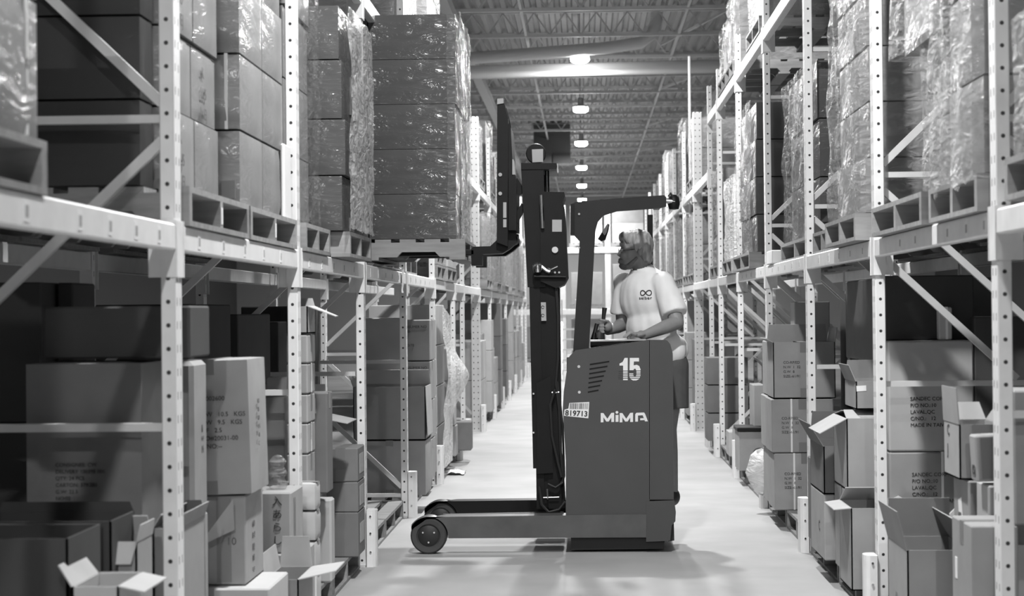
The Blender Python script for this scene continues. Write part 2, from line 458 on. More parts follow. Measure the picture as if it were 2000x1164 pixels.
LY = [3.28, 5.83, 8.34, 10.86, 13.45, 16.03, 18.57, 20.0, 23.05, 25.86, 28.5, 31.1, 33.9, 36.6, 39.3, 41.9]
RY = [3.6, 6.18, 8.75, 11.4, 13.94, 16.45, 18.8, 20.2, 22.9, 25.4, 28.0, 30.6, 33.2, 35.8, 38.4, 41.0]
LW, RW = (8,), (8,)
for side, YY, zb, zu, W in (('L', LY, ZL, ZU_L, LW), ('R', RY, ZR, ZU_R, RW)):
    nm = 'left' if side == 'L' else 'right'; k = 0
    for i, Y in enumerate(YY):
        if i == 0: lab = f'{nm} rack upright beside the camera, outside the picture'
        elif i in W: lab = f'broad double perforated upright in the {nm} rack, behind the forklift' if side == 'L' else 'broad grey double perforated upright in the right rack, beside the driver'
        else:
            lab = f'pale perforated upright, {NTH[k]} in the {nm} rack counting from the camera'; k += 1
        upright(side, Y, lab, i in W)
        if i and Y < 42:
            guard(side, Y, f'white guard at the foot of the {NTH[i - 1]} {nm} rack upright from the camera')
        if i + 1 < len(YY):
            Yb = YY[i + 1]
            where = f'between the {NTH[i - 1]} and {NTH[i]} uprights' if i else 'running out of the picture beside the camera'
            labs = ()
            if side == 'L' and i == 0: labs = [atX(px, py, XL).y for px, py in ((48, 395), (153, 418), (212, 428), (263, 438), (308, 446))]
            elif side == 'R' and i == 1: labs = [atX(px, py, XR).y for px, py in ((1925, 430), (1890, 438), (1853, 442), (1790, 458), (1760, 464))]
            elif i < 5: labs = [Y + .35 + q * .42 for q in range(5)]
            beam(side, Y, Yb, zb, f'lower {nm} shelf beam {where}' if i else f'lower {nm} shelf beam {where}', labs, group=f'lower shelf beams of the {nm} rack')
            beam(side, Y, Yb, zb, f'rear lower {nm} shelf beam in shadow {where}', (), rear=True, group=f'rear shelf beams of the {nm} rack')
            z2 = zu if Y < 19.9 else zu - (.35 if side == 'L' else .6)
            if Y > 5: beam(side, Y, Yb, z2, f'upper {nm} shelf beam high up {where}', (), group=f'upper shelf beams of the {nm} rack', h=.1)

# ------------------------------------------------------------------ pallets
def pallet_mesh(Lx, Ly):
    d = {}
    m = MB(); n = 7
    for i in range(n):
        y = -Ly / 2 + (Ly - .09) * i / (n - 1); m.box(-Lx / 2, Lx / 2, y, y + .09, .108, .128)
    d['deck'] = m.mesh('deck')
    for i, x in enumerate((-1, 0, 1)): pass
    return d
PAL = {}
def pallet(x0, x1, y0, y1, z, label, group=None, m='wood', notch=False, cat='pallet'):
    """stringers run across the aisle direction (x), boards along it (y)"""
    cx, cy = (x0 + x1) / 2, (y0 + y1) / 2; lx, ly = x1 - x0, y1 - y0
    t = empty('wooden_pallet', (cx, cy, z), label, cat, group)
    key = (round(lx, 3), round(ly, 3), m)
    if key not in PAL:
        q = {}
        a = MB(); n = max(5, round(lx / .15))
        for i in range(n):
            x = -lx / 2 + (lx - .1) * i / (n - 1); a.box(x, x + .1, -ly / 2, ly / 2, .11, .13)
        q['deck'] = a.mesh('deck')
        b = MB()
        for i in range(3):
            x = -lx / 2 + (lx - .1) * i / 2; b.box(x, x + .1, -ly / 2, ly / 2, 0, .018)
        q['bottom_boards'] = b.mesh('bottom_boards')
        for k, yy in enumerate((-ly / 2, -.022, ly / 2 - .044)):
            c = MB(); zz = [(-lx / 2, .018), (-lx / 2 + .16, .018), (-lx / 2 + .19, .05), (-lx / 2 + .40, .05), (-lx / 2 + .43, .018),
                            (lx / 2 - .43, .018), (lx / 2 - .40, .05), (lx / 2 - .19, .05), (lx / 2 - .16, .018), (lx / 2, .018), (lx / 2, .11), (-lx / 2, .11)]
            c.prism(zz, yy, yy + .044); q['stringer%d' % k] = c.mesh('stringer')
        for me in q.values(): me.materials.append(MATS[m])
        PAL[key] = q
    for nm, me in PAL[key].items():
        o = bpy.data.objects.new(''.join(c for c in nm if not c.isdigit()), me); COL.objects.link(o); o.parent = t
    return t

# ------------------------------------------------------------------ cartons
def LB(xl, xc, yt, yb, X=None, Y=None, xf=None, L_=None, zb=None):
    """size and place of a carton from where its near upright edge (xc), its other side (xl), its top and
    foot at that edge and the far end (xf) of its aisle face are seen, on the plane x = X or y = Y"""
    ym = (yt + yb) / 2
    if X is not None: Y = atX(xc, ym, X).y
    c = at(xc, ym, Y); X = c.x
    xo = at(xl, ym, Y).x
    z1, z0 = at(xc, yt, Y).z, at(xc, yb, Y).z
    if zb is not None: z0 = zb
    if xf is not None:
        Y2 = Y * (xc - proj((0, 1e6, 1.5))[0]) / (xf - proj((0, 1e6, 1.5))[0])
    else: Y2 = Y + (L_ or .4)
    return min(X, xo), max(X, xo), Y, Y2, z0, z1

def flap(mb_owner, hinge, axis, width, length, ang, up_dir, m, parent, t=.004):
    pass

def carton(d, label, m='kraft', group=None, name='cardboard_carton', cat='box', tape=None, flaps=None, rz=0, rx=0, ry=0,
           bev=.006, txt=None, strap=None, stick=None, bulge=.0, inner=None, wall=.006):
    """closed: one body; open (flaps given): five walls and the flaps that stand or hang from the rim.
    flaps: {side: (angle, length[, taper])}, side one of front back left right; 0 lies inward, 90 stands up, 180 lies outward"""
    x0, x1, y0, y1, z0, z1 = d
    c = Vector(((x0 + x1) / 2, (y0 + y1) / 2, z0))
    mb = MB()
    if flaps is None:
        if bulge:
            bm = bmesh.new(); bmesh.ops.create_cube(bm, size=1)
            bmesh.ops.subdivide_edges(bm, edges=bm.edges[:], cuts=5, use_grid_fill=True)
            hx, hy, hz = (x1 - x0) / 2, (y1 - y0) / 2, (z1 - z0) / 2
            sd = Vector((c.x * 9.1, c.y * 7.3, z0 * 5))
            for q in bm.verts:
                u = q.co * 2; p = Vector((u.x * hx, u.y * hy, u.z * hz))
                k = Vector((max(0, 1 - max(abs(u.y), abs(u.z)) ** 3) * u.x, max(0, 1 - max(abs(u.x), abs(u.z)) ** 3) * u.y, 0))
                ed = sorted((abs(u.x), abs(u.y), abs(u.z)))
                p = p + k * bulge * (.6 + noise.noise(p * 4 + sd))
                rr = max(0, ed[1] - .8) / .2 * max(0, ed[2] - .8) / .2
                rd = min(.004, bulge * .7); p.x -= u.x * rr * rd; p.y -= u.y * rr * rd; p.z -= u.z * rr * rd
                q.co = p + Vector((c.x, c.y, (z0 + z1) / 2))
            bm.verts.index_update()
            mb.add([q.co for q in bm.verts], [[q.index for q in f.verts] for f in bm.faces], True); bm.free()
        else:
            mb.bbox(x0, x1, y0, y1, z0, z1, bev)
    else:
        w_ = wall
        mb.box(x0, x1, y0, y0 + w_, z0, z1); mb.box(x0, x1, y1 - w_, y1, z0, z1)
        mb.box(x0, x0 + w_, y0, y1, z0, z1); mb.box(x1 - w_, x1, y0, y1, z0, z1); mb.box(x0, x1, y0, y1, z0, z0 + w_)
    o = mb.build(name, m, at=c)
    tag(o, label, cat, group)
    if flaps:
        for sd, spec in flaps.items():
            ang, ln = R(spec[0]), spec[1]; tp = spec[2] if len(spec) > 2 else .012
            fm = MB(); t = .004
            if sd in ('front', 'back'):
                s = 1 if sd == 'front' else -1; yh = y0 if sd == 'front' else y1
                e = Vector((0, s * math.cos(ang), math.sin(ang))); a, b = Vector((x0, yh, z1)), Vector((x1, yh, z1)); ax = Vector((1, 0, 0))
            else:
                s = 1 if sd == 'left' else -1; xh = x0 if sd == 'left' else x1
                e = Vector((s * math.cos(ang), 0, math.sin(ang))); a, b = Vector((xh, y0, z1)), Vector((xh, y1, z1)); ax = Vector((0, 1, 0))
            nrm = e.cross(ax).normalized() * t / 2
            bend = Vector((0, 0, -.012 if ang > 2 else 0))
            A, B, C_, D = a, b, b + e * ln - ax * tp + bend, a + e * ln + ax * tp + bend
            v = [p - nrm for p in (A, B, C_, D)] + [p + nrm for p in (A, B, C_, D)]
            fm.add(v, [(3, 2, 1, 0), (4, 5, 6, 7), (0, 1, 5, 4), (1, 2, 6, 5), (2, 3, 7, 6), (3, 0, 4, 7)])
            fm.build('flap', inner or m, o)
        # dark corrugated inside is the same board
    if tape:
        tw = .028; e = .0012; tm_ = 'tape_pale' if 'p' in tape else 'tape'
        def U(p0, p1, dn): return [(p0 - e, z1 - dn), (p0 - e, z1 + e), (p1 + e, z1 + e), (p1 + e, z1 - dn), (p1, z1 - dn), (p1, z1), (p0, z1), (p0, z1 - dn)]
        if 'y' in tape:
            xm = (x0 + x1) / 2
            MB().prism(U(y0, y1, .07), xm - tw, xm + tw, 'x').build('packing_tape', tm_, o)
            MB().box(xm - tw, xm + tw, y0 - e, y0, z0 + .004, z0 + .07).build('packing_tape', tm_, o)
        if 'x' in tape:
            ym = (y0 + y1) / 2
            MB().prism(U(x0, x1, .08), ym - tw, ym + tw, 'y').build('packing_tape', tm_, o)
        if 'f' in tape:                                 # full height strip on the near face
            xm = (x0 + x1) / 2; MB().box(xm - tw, xm + tw, y0 - e, y0, z0 + .01, z1 - .01).build('packing_tape', tm_, o)
    for st in strap or ():
        kind, q = st[0], st[1]; sm = MB(); e = .002; hw = .006
        if kind == 'fx':   # band round the near face at a share of its width
            xm = x0 + (x1 - x0) * q; sm.box(xm - hw, xm + hw, y0 - e, y1 + e, z0 + .003, z1 + e)
        elif kind == 'ay':  # band round the aisle face at a share of its length
            ym = y0 + (y1 - y0) * q; sm.box(x0 - e, x1 + e, ym - hw, ym + hw, z0 + .003, z1 + e)
        elif kind == 'hz':
            zm = z0 + (z1 - z0) * q; sm.box(x0 - e, x1 + e, y0 - e, y1 + e, zm - hw, zm + hw)
        sm.build('strap', 'strap', o)
    for t_ in txt or ():
        body, face, u, vv, size = t_[:5]; ink = t_[5] if len(t_) > 5 else 'ink'
        e = .0016 + bulge * 1.4; z = z0 + (z1 - z0) * vv
        if face == 'front': loc = (x0 + (x1 - x0) * u, y0 - e, z)
        elif face == 'left': loc = (x1 + e, y0 + (y1 - y0) * u, z)
        else: loc = (x0 - e, y1 - (y1 - y0) * u, z)
        text(body, size, loc, face, ink, o)
    for s_ in stick or ():
        face, u, vv, ww, hh, rl = s_[:6]; e = .0018 + bulge * 1.3; z = z0 + (z1 - z0) * vv
        mm = MB(); ca, sa = math.cos(rl), math.sin(rl); q = []
        for i, j in ((-1, -1), (1, -1), (1, 1), (-1, 1)):
            q.append((i * ww / 2 * ca - j * hh / 2 * sa, i * ww / 2 * sa + j * hh / 2 * ca))
        if face == 'front':
            xx = x0 + (x1 - x0) * u; mm.prism([(xx + a_, z + b_) for a_, b_ in q], y0 - e, y0 - .0002)
        else:
            yy = y0 + (y1 - y0) * u; xx = x1 if face == 'left' else x0; s = 1 if face == 'left' else -1
            mm.prism([(yy + a_, z + b_) for a_, b_ in q], xx, xx + s * e, 'x')
        so = mm.build('paper_label', s_[7] if len(s_) > 7 else 'sticker', o)
        if len(s_) > 6 and s_[6]:
            if face == 'front': loc = (xx - ww * .42, y0 - e - .001, z - hh * .3)
            elif face == 'left': loc = (xx + e + .001, yy - ww * .42, z - hh * .3)
            else: loc = (xx - e - .001, yy + ww * .42, z - hh * .3)
            text(s_[6], min(hh * .8, ww * 1.1 / max(1, len(s_[6].split('\n')[0])) * 1.6), loc, face, 'ink', so, 'printed_text')
    if rz or rx or ry: o.rotation_euler = (rx, ry, rz)
    return o

def film_shell(x0, x1, y0, y1, z0, z1, m, label, group=None, amp=.02, top=False, seed=0, cell=.05, freq=5, only=None, torn=.0):
    """a sheet of film wound round a load: four walls, puckered; `only` keeps some walls"""
    mb = MB()
    sides = {'front': ((x0, y0), (x1, y0), (0, -1)), 'right': ((x1, y0), (x1, y1), (1, 0)), 'back': ((x1, y1), (x0, y1), (0, 1)), 'left': ((x0, y1), (x0, y0), (-1, 0))}
    ring = []
    for nm in ('front', 'right', 'back', 'left'):
        if only and nm not in only: continue
        a, b, nn = sides[nm]; ln = math.dist(a, b); k = max(2, int(ln / cell))
        for i in range(k + (1 if only else 0)):
            u = i / k; ring.append((a[0] + (b[0] - a[0]) * u, a[1] + (b[1] - a[1]) * u, nn, min(u, 1 - u)))
    nz = max(3, int((z1 - z0) / cell)); v = []; f = []; n = len(ring)
    for j in range(nz + 1):
        zz = z0 + (z1 - z0) * j / nz
        for i, (x, y, nn, ed) in enumerate(ring):
            p = Vector((x * freq, y * freq, zz * freq * .8 + seed * 11.3))
            q = noise.noise(p) * .7 + noise.noise(p * 2.7) * .45
            r_ = amp * (q * .8 + .25)
            zj = zz
            if torn and j in (0, nz): zj = zz + (1 if j == 0 else -1) * torn * (.5 + noise.noise(p * 1.7))
            v.append((x + nn[0] * r_, y + nn[1] * r_, zj))
    lim = n - 1 if only else n
    for j in range(nz):
        for i in range(lim):
            f.append((j * n + i, j * n + (i + 1) % n, (j + 1) * n + (i + 1) % n, (j + 1) * n + i))
    mb.add(v, f, True)
    if top: mb.box(x0, x1, y0, y1, z1, z1 + .002)
    o = mb.build('stretch_wrap', m, at=((x0 + x1) / 2, (y0 + y1) / 2, z0))
    return tag(o, label, 'plastic wrap', group)

def scrap(pts_fn, nu, nv, m, name, label, cat, group=None, loc=None):
    """a crumpled sheet given by a function of (u, v)"""
    mb = MB(); v = [pts_fn(i / nu, j / nv) for j in range(nv + 1) for i in range(nu + 1)]
    f = [(j * (nu + 1) + i, j * (nu + 1) + i + 1, (j + 1) * (nu + 1) + i + 1, (j + 1) * (nu + 1) + i) for j in range(nv) for i in range(nu)]
    mb.add(v, f, True); o = mb.build(name, m, at=loc or v[0]); return tag(o, label, cat, group)

# ================================================================== goods
FP = .15                                    # height of a floor pallet with its boards
def fpal(side, y0, y1, label, z=0, x=None, m='wood'):
    X = XL if side == 'L' else XR; s = -1 if side == 'L' else 1
    xa = (X - .03 if side == 'L' else X) if x is None else x; xb = xa + s * 1.02
    return pallet(min(xa, xb), max(xa, xb), y0, y1, z, label, 'pallets of the %s rack' % ('left' if side == 'L' else 'right'), m)
GLL, GLR = 'cartons on the lower left rack', 'cartons on the lower right rack'
PZ = .131

for i in range(5):
    a, b = LY[i] + .14, LY[i + 1] - .04; mid = (a + b) / 2
    for k, (u, q) in enumerate(((a, mid - .02), (mid + .02, b))):
        fpal('L', u, q, f'{"nearer" if k == 0 else "farther"} floor pallet of the {NTH[i]} left rack bay from the camera')
for i in range(0, 6):
    a, b = RY[i] + .14, RY[i + 1] - .04; mid = (a + b) / 2
    for k, (u, q) in enumerate(((a, mid - .02), (mid + .02, b))):
        fpal('R', u, q, f'{"nearer" if k == 0 else "farther"} floor pallet of the {NTH[i]} right rack bay from the camera')

# ---- left rack, floor level, nearest bay (in front of the first upright)
C = carton
C(LB(-90, 133, 1052, 1300, Y=5.02, L_=.35, zb=PZ), 'shade toned flat faced open carton in the lower left corner', 'kraft_shade', GLL, flaps={'back': (258, .15), 'left': (250, .15)})  # corner shade is put into the board colour, next carton too
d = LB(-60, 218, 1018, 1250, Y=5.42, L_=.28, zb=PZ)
C(d, 'shade toned open carton with a bright paper scrap behind the lower left corner carton', 'kraft_shade', GLL, flaps={'left': (250, .1), 'back': (92, .03)}, stick=[('front', .86, .93, .05, .018, -.2)])
d = LB(150, 232, 1140, 1300, Y=4.95, L_=.26, zb=PZ)
d = (at(140, 1150, 4.95).x, at(232, 1150, 4.95).x, 4.95, 5.22, PZ, at(190, 1146, 4.95).z)
C(d, 'low open carton whose wide pale flap lies flat at the bottom left', 'kraft_pale', GLL, flaps={'right': (183, .07, 0), 'back': (182, .12, .02), 'left': (120, .08)})
d = LB(222, 268, 1058, 1250, Y=5.5, L_=.2, zb=PZ)
C(d, 'narrow pale topped carton left of the first upright near the floor', 'kraft', GLL, flaps={'back': (75, .06), 'right': (100, .05), 'front': (240, .06)}, inner='kraft_pale')

# ---- bay behind the first upright
Y1 = 5.97
dS = (-1.86, -1.56, Y1, 6.38, PZ, .705)
C(dS, 'shaded carton carrying the big printed carton left of the first upright', 'kraft_dark', GLL)
dL1 = LB(50, 278, 708, 1090, Y=Y1, L_=.36, zb=.708)
C(dL1, 'big shade toned carton with faint print behind the first left upright', 'kraft_dark', GLL, bev=.008,  # shade on its near face is put into the board colour
  txt=[('CONSIGNEE: CW\nDELIVERY 100398 001\nQTY: 24 PCS\nCARTON: 379.283\nG.W: 22.5\nNO:02', 'front', .26, .47, .0175, 'ink')], bulge=.004)
dA = LB(85, 371, 597, 705, Y=6.05, L_=.32, zb=dL1[5] + .012)
C(dA, 'shade toned carton lying on top of the big printed carton left of the first upright', 'kraft_shade', GLL)  # shade under the shelf is put into its colour
d = (at(60, 690, 6.45).x, at(78, 690, 6.45).x - .0, 6.42, 6.8, PZ, 1.5)
C((-2.3, d[1], 6.42, 6.85, PZ, 1.12), 'very dark carton at the left picture edge, lower of two', 'kraft_shade', GLL)  # these edge cartons carry the deep shade in their colour
C((-2.3, d[1] + .01, 6.43, 6.85, 1.125, 1.62), 'very dark carton at the left picture edge, upper of two', 'kraft_shade', GLL)
C((d[1] + .02, at(143, 600, 6.6).x, 6.6, 6.9, PZ, 1.62), 'tall shaded carton just right of the dark stack at the left edge', 'kraft_shade', GLL)
C((-1.62, -1.5, 6.8, 6.95, 1.36, 1.47), 'small carton in deep shade behind the dark carton tops', 'kraft_shade', GLL)
dL5 = (-1.42, -1.335, 6.0, 6.42, PZ, .80)
C(dL5, 'narrow upright carton right of the first upright near the floor', 'kraft', GLL, flaps={'left': (60, .05), 'right': (110, .05), 'back': (95, .05)})
d5b = (-1.80, -1.41, 6.46, 6.84, PZ, .765)
C(d5b, 'carton under the plain carton beside the first upright', 'kraft', GLL)
dL2 = LB(200, 378, 706, 1018, Y=6.52, xf=405, zb=.768)
C(dL2, 'plain tall carton with a pale rounded edge right of the first upright', 'kraft', GLL, bev=.016, txt=[('|||\n=-=\n|=|', 'left', .55, .55, .03, 'ink_soft')])
d4b = (-1.66, -1.19, 6.88, 7.33, PZ, .47)
C(d4b, 'pale topped low carton in front below the stamped carton', 'kraft_pale', GLL, tape='y')
dL4 = LB(395, 480, 968, 1130, Y=6.95, xf=514, zb=.474)
C(dL4, 'carton with a torn raised flap under the stamped carton', 'kraft', GLL, bev=.005, tape='f',
  txt=[('HO\n8=2\nBQ\n0/3\n=.=', 'left', .35, .6, .035, 'ink_soft'), ('10', 'front', .55, .45, .04, 'ink_soft')])
dL3 = LB(330, 492, 702, 962, X=-1.255, xf=526, zb=dL4[5] + .003)
o3 = C(dL3, 'big stamped carton with rows of black printing and a leaning top', 'kraft', GLL, bev=.006, tape='y', bulge=.006, ry=R(-1.5),
  txt=[('D-002600\n~/\nN.W   10.5   KGS\nG.W   9.5   KGS\nC/F   2.5\nP/O#20031-00\nC/NO:--', 'front', .40, .70, .024, 'ink'),
       ('NO\n2/3\nRO\nB=5\n-01\nC', 'left', .3, .66, .026, 'ink_soft')])
scrap(lambda u, v: Vector(at(400 + 58 * u, 1062 - 78 * u * (.35 + .65 * v), 6.9)) + Vector((0, -.03 * v, .02 * v)), 4, 3, 'kraft', 'cardboard_sheet',
      'loose cardboard sheet leaning below the stamped carton', 'cardboard', loc=at(430, 1040, 6.88))
dK2 = (-1.62, -1.22, 7.86, 8.26, PZ, .47)
C(dK2, 'carton under the carton with brush written characters', 'kraft', GLL)
dK = LB(505, 568, 962, 1078, Y=7.87, L_=.34, zb=.473)
C(dK, 'carton with brush written characters at the foot of the second upright', 'kraft', GLL, bev=.006, tape='p',
  txt=[('\u5165\n\u3042\n\u3089\n\u3057', 'front', .42, .80, .045, 'ink')], stick=[('left', .3, .5, .05, .2, 0, '', 'tape')])
dK3 = (at(517, 1130, 7.42).x, at(583, 1130, 7.42).x, 7.42, 7.8, PZ, at(560, 1132, 7.42).z)
C(dK3, 'open carton with upright pale flap in front of the brush written carton', 'kraft', GLL, flaps={'back': (88, .13), 'right': (165, .15, .05), 'left': (100, .1)}, inner='kraft_pale')
# folded cardboard bundle wrapped in clear film, between the stamped carton and the second upright
mb = MB(); c = None
c = Vector((at(541, 925, 8.0).x, 8.02, dK[5] + .071))
mb.lathe([(.002, -.07), (.035, -.07), (.045, -.05), (.03, -.02), (.043, 0), (.028, .03), (.04, .05), (.02, .075), (.002, .08)], c, n=12)
tag(mb.build('glass_bundle', 'film_heavy', at=c - Vector((0, 0, .07))), 'small glinting film wrapped bundle left of the second upright foot', 'bundle')
C(LB(515, 556, 775, 955, X=-1.46, L_=.3), 'tall pale carton between the stamped carton and second upright', 'kraft_pale', GLL)
C(LB(520, 552, 738, 772, X=-1.475, L_=.2), 'small white carton on the tall pale carton by second upright', 'white_card', GLL)
C((-1.72, -1.44, 8.02, 8.3, .475, LB(515, 556, 775, 955, X=-1.46)[4]) if False else (-1.9, -1.66, 7.5, 8.2, PZ, 1.3), 'added dark carton deep behind the stamped carton', 'kraft_shade', GLL)  # added to keep the depth of this bay dark
# ---- bay between second and third uprights
zt = [.30, .45, .59, .72]; zb_ = PZ
for k, z in enumerate(zt):
    C((-1.42, -1.245, 8.47, 8.63, zb_, z - .004), f'small taped parcel by the second upright, {["lowest","second","third","topmost"][k]} of the pile of four', 'kraft_pale', 'taped parcels', tape='x', bulge=.006)
    zb_ = z
C((-1.7, -1.30, 8.68, 8.96, PZ, .67), 'carton carrying the narrow stack right of the second upright', 'kraft', GLL)
ys = [954, 887, 827, 770, 710, 653]
for k in range(5):
    d = LB(560, 601, ys[k + 1], ys[k], Y=8.7, L_=.24)
    C((d[0], d[1], d[2], d[3], d[4] + .002, d[5] - .002), f'small carton right of the second upright, {ORD[k] if k else "lowest"} of the narrow stack', 'kraft', 'narrow carton stack', strap=[('ay', .5)] if k % 2 else None, tape='x')
d = LB(560, 601, 598, 653, Y=8.7, L_=.24)
C((d[0], d[1], d[2], d[3], d[4] + .004, d[5]), 'open shaded carton topping the narrow stack, one bright flap sticking out', 'kraft', 'narrow carton stack', flaps={'right': (197, .13, .08), 'back': (100, .04)}, inner='kraft_pale')
C((-1.62, -1.36, 9.02, 9.28, PZ, .61), 'carton under the tall carton with hanging flap', 'kraft_dark', GLL)
d = LB(585, 639, 767, 954, Y=9.05, L_=.2, zb=.613)
C(d, 'tall brown carton with a small hanging flap beside the narrow stack', 'kraft_dark', GLL, stick=[('front', .42, .87, .05, .075, .05, '', 'kraft_pale')], tape='x')
d = LB(600, 647, 975, 1085, Y=9.33, xf=654, zb=PZ)
C(d, 'pale edged upright carton on the pallet right of the taped parcels', 'kraft_pale', GLL, bev=.01)
C((-1.8, -1.43, 9.72, 10.15, PZ, .55), 'carton under the open carton with spread white flaps', 'kraft_dark', GLL)
d = (-1.8, -1.425, 9.72, 10.15, .553, .95)
C(d, 'open carton with spread white flaps left of the third upright', 'kraft_dark', GLL, flaps={'right': (188, .17, .02), 'front': (215, .12), 'back': (100, .16), 'left': (110, .14)}, inner='kraft_pale')
ys = [1066, 1001, 941, 874]
for k in range(3):
    d = LB(630, 697, ys[k + 1], ys[k], X=-1.275, xf=707)
    C((d[0], d[1], 10.3, 10.62, d[4] - .004 if k else PZ, d[5] - .006), f'brown carton with pale end label, {["bottom","middle","top"][k]} of three left of the third upright', 'kraft_dark', 'three labelled cartons', stick=[('left', .55, .5, .18, .11, 0, '', 'kraft_pale')], tape='y' if k == 2 else None)
C((-2.3, -1.85, 8.6, 9.6, PZ, 1.55), 'added dark carton block deep behind the narrow stack', 'kraft_shade', GLL)  # back blocks added to make the depth of the bay dark
C((-2.3, -1.83, 9.7, 10.7, PZ, 1.5), 'added dark carton block deep behind the spread white flaps', 'kraft_shade', GLL)
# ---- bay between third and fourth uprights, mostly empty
C((-2.3, -1.85, 11.1, 12.2, PZ, 1.45), 'added dark carton at the back of the almost empty third bay, nearer', 'kraft_shade', GLL)  # back cartons added to darken the depth of this bay
C((-2.3, -1.9, 12.3, 13.2, PZ, 1.55), 'added dark carton at the back of the almost empty third bay, farther', 'kraft_shade', GLL)
# ---- behind the fourth upright
d22 = LB(690, 832, 860, 965, Y=13.75, L_=.5, zb=PZ)
C(d22, 'wide carton with a tape patch behind the fourth left upright, lower', 'kraft', GLL, tape='y', bulge=.008)
d21 = LB(690, 831, 755, 858, Y=13.76, L_=.5, zb=d22[5] + .003)
C(d21, 'wide open carton with one flap hanging towards the aisle, behind the fourth upright', 'kraft', GLL, flaps={'right': (268, .36, .02), 'back': (70, .12), 'left': (110, .1)}, inner='kraft_pale')
C((-1.78, -1.5, 14.35, 14.75, PZ, 1.0), 'carton behind the wide open carton, lower of two', 'kraft', GLL)
C((-1.78, -1.42, 14.35, 14.75, 1.003, 1.46), 'lamplight toned carton behind the wide open carton, upper of two', 'kraft_pale', GLL)  # pale tone stands for lamplight falling on its near face
ys = [935, 848, 774, 700, 622]
for k in range(4):
    d = LB(790, 852, ys[k + 1], ys[k], X=-1.255, L_=.42)
    C((d[0], d[1], 15.0, 15.42, d[4] if k else PZ, d[5] - .008), f'stamped carton on the stack of four beyond the fourth upright, {["lowest","second","third","topmost"][k]}', 'kraft', 'stamped stack of four', tape='x', strap=[('fx', .3)] if k == 2 else None,
      txt=[('CONSUMER NO\n-02/40-\nP\n  2.5\nG  0.0/78', 'front', .1, .8, .03, 'ink')] if k > 1 else None)
    # second column towards the back
    C((d[0], d[1] - .02, 15.44, 15.84, d[4] if k else PZ, d[5] - .008), f'carton behind the stamped stack beyond the fourth upright, {["lowest","second","third","topmost"][k]} layer', 'kraft', 'stamped stack of four', tape='x')
# clouded film over a tall load on the floor
for k in range(4):
    C((-1.9, -1.3, 16.2, 17.1, PZ + k * .36, PZ + k * .36 + .355), f'carton under the clouded film load, {["lowest","second","third","topmost"][k]} layer', 'kraft_pale', 'cartons under clouded film')
def bagpt(u, v):
    z = 1.57 * (1 - v) + .12 * v; y = 16.15 + 1.05 * u
    b = .05 + .16 * math.exp(-((v - .42) / .16) ** 2) * (.3 + .7 * u) + .02 * noise.noise(Vector((u * 6, v * 9, 1)))
    return Vector((-1.29 + b, y, z - .12 * u * (1 - v)))
scrap(bagpt, 14, 30, 'film_cloudy', 'stretch_wrap', 'white clouded plastic sheet hanging and bulging over a tall floor load in the left rack', 'plastic wrap', loc=(-1.25, 16.6, .12))
def tail(u, v):
    return Vector((-1.27 + .16 * u, 16.9 + .3 * v + .05 * noise.noise(Vector((u * 5, v * 5, 3))), .012 + .05 * abs(noise.noise(Vector((u * 7, v * 7, 9))))))
scrap(tail, 8, 8, 'bag_white', 'plastic_tail', 'white scrap of film lying on the floor by the left rack', 'plastic scrap', loc=(-1.2, 17, .012))
C((-1.62, -1.24, 17.4, 17.7, .0, .0) if False else (-1.36, -1.225, 17.45, 17.75, PZ - .131 + .131, .42), 'small carton on the floor pallet beside the clouded film load', 'kraft', GLL)
C((-1.36, -1.235, 17.46, 17.74, .423, .62), 'small carton upon another beside the clouded film load', 'kraft_pale', GLL)
C((-1.33, -1.125, 18.2, 18.48, PZ, .41), 'small carton at the aisle edge before the double left upright', 'kraft_dark', GLL)
fpal('L', 16.2, 17.3, 'floor pallet under the clouded film load, left rack')
fpal('L', 17.35, 18.5, 'floor pallet under small cartons past the film load, left rack')
fpal('L', 20.2, 21.3, 'floor pallet just before the double left upright')

def far_bay(side, Ya, Yb, k, rs, dark=.5, hmax=1.3, skip=0):
    """floor-level cartons of one far bay"""
    X = XL if side == 'L' else XR; s = -1 if side == 'L' else 1; nm = 'left' if side == 'L' else 'right'
    fpal(side, Ya + .15, Yb - .05, f'floor pallet, {NTH[k]} bay past the double {nm} upright')
    y = Ya + .2; c = 0
    while y < Yb - .5:
        ln = rs.uniform(.5, .8); xo = X - s * rs.uniform(-.08, .06); wd = rs.uniform(.45, .6); z = PZ; top = rs.uniform(.7, hmax); j = 0
        hh = rs.choice((.36, .42, .5)); m = rs.choice(('kraft', 'kraft_dark', 'kraft', 'kraft_pale'))
        while z < top:
            C((min(xo, xo + s * wd), max(xo, xo + s * wd), y, min(y + ln, Yb - .06), z, z + hh - .004),
              f'far carton, {ORD[j]} layer of {NTH[c]} stack, {NTH[k]} bay past double {nm} upright', m, f'far cartons of the {nm} rack', tape='x' if rs.random() < .5 else None)
            z += hh; j += 1
        y += ln + .03; c += 1
rs = random.Random(3)
for k in range(6): far_bay('L', LY[8 + k], LY[9 + k], k, rs)
for k in range(6): far_bay('R', RY[8 + k], RY[9 + k], k, rs)

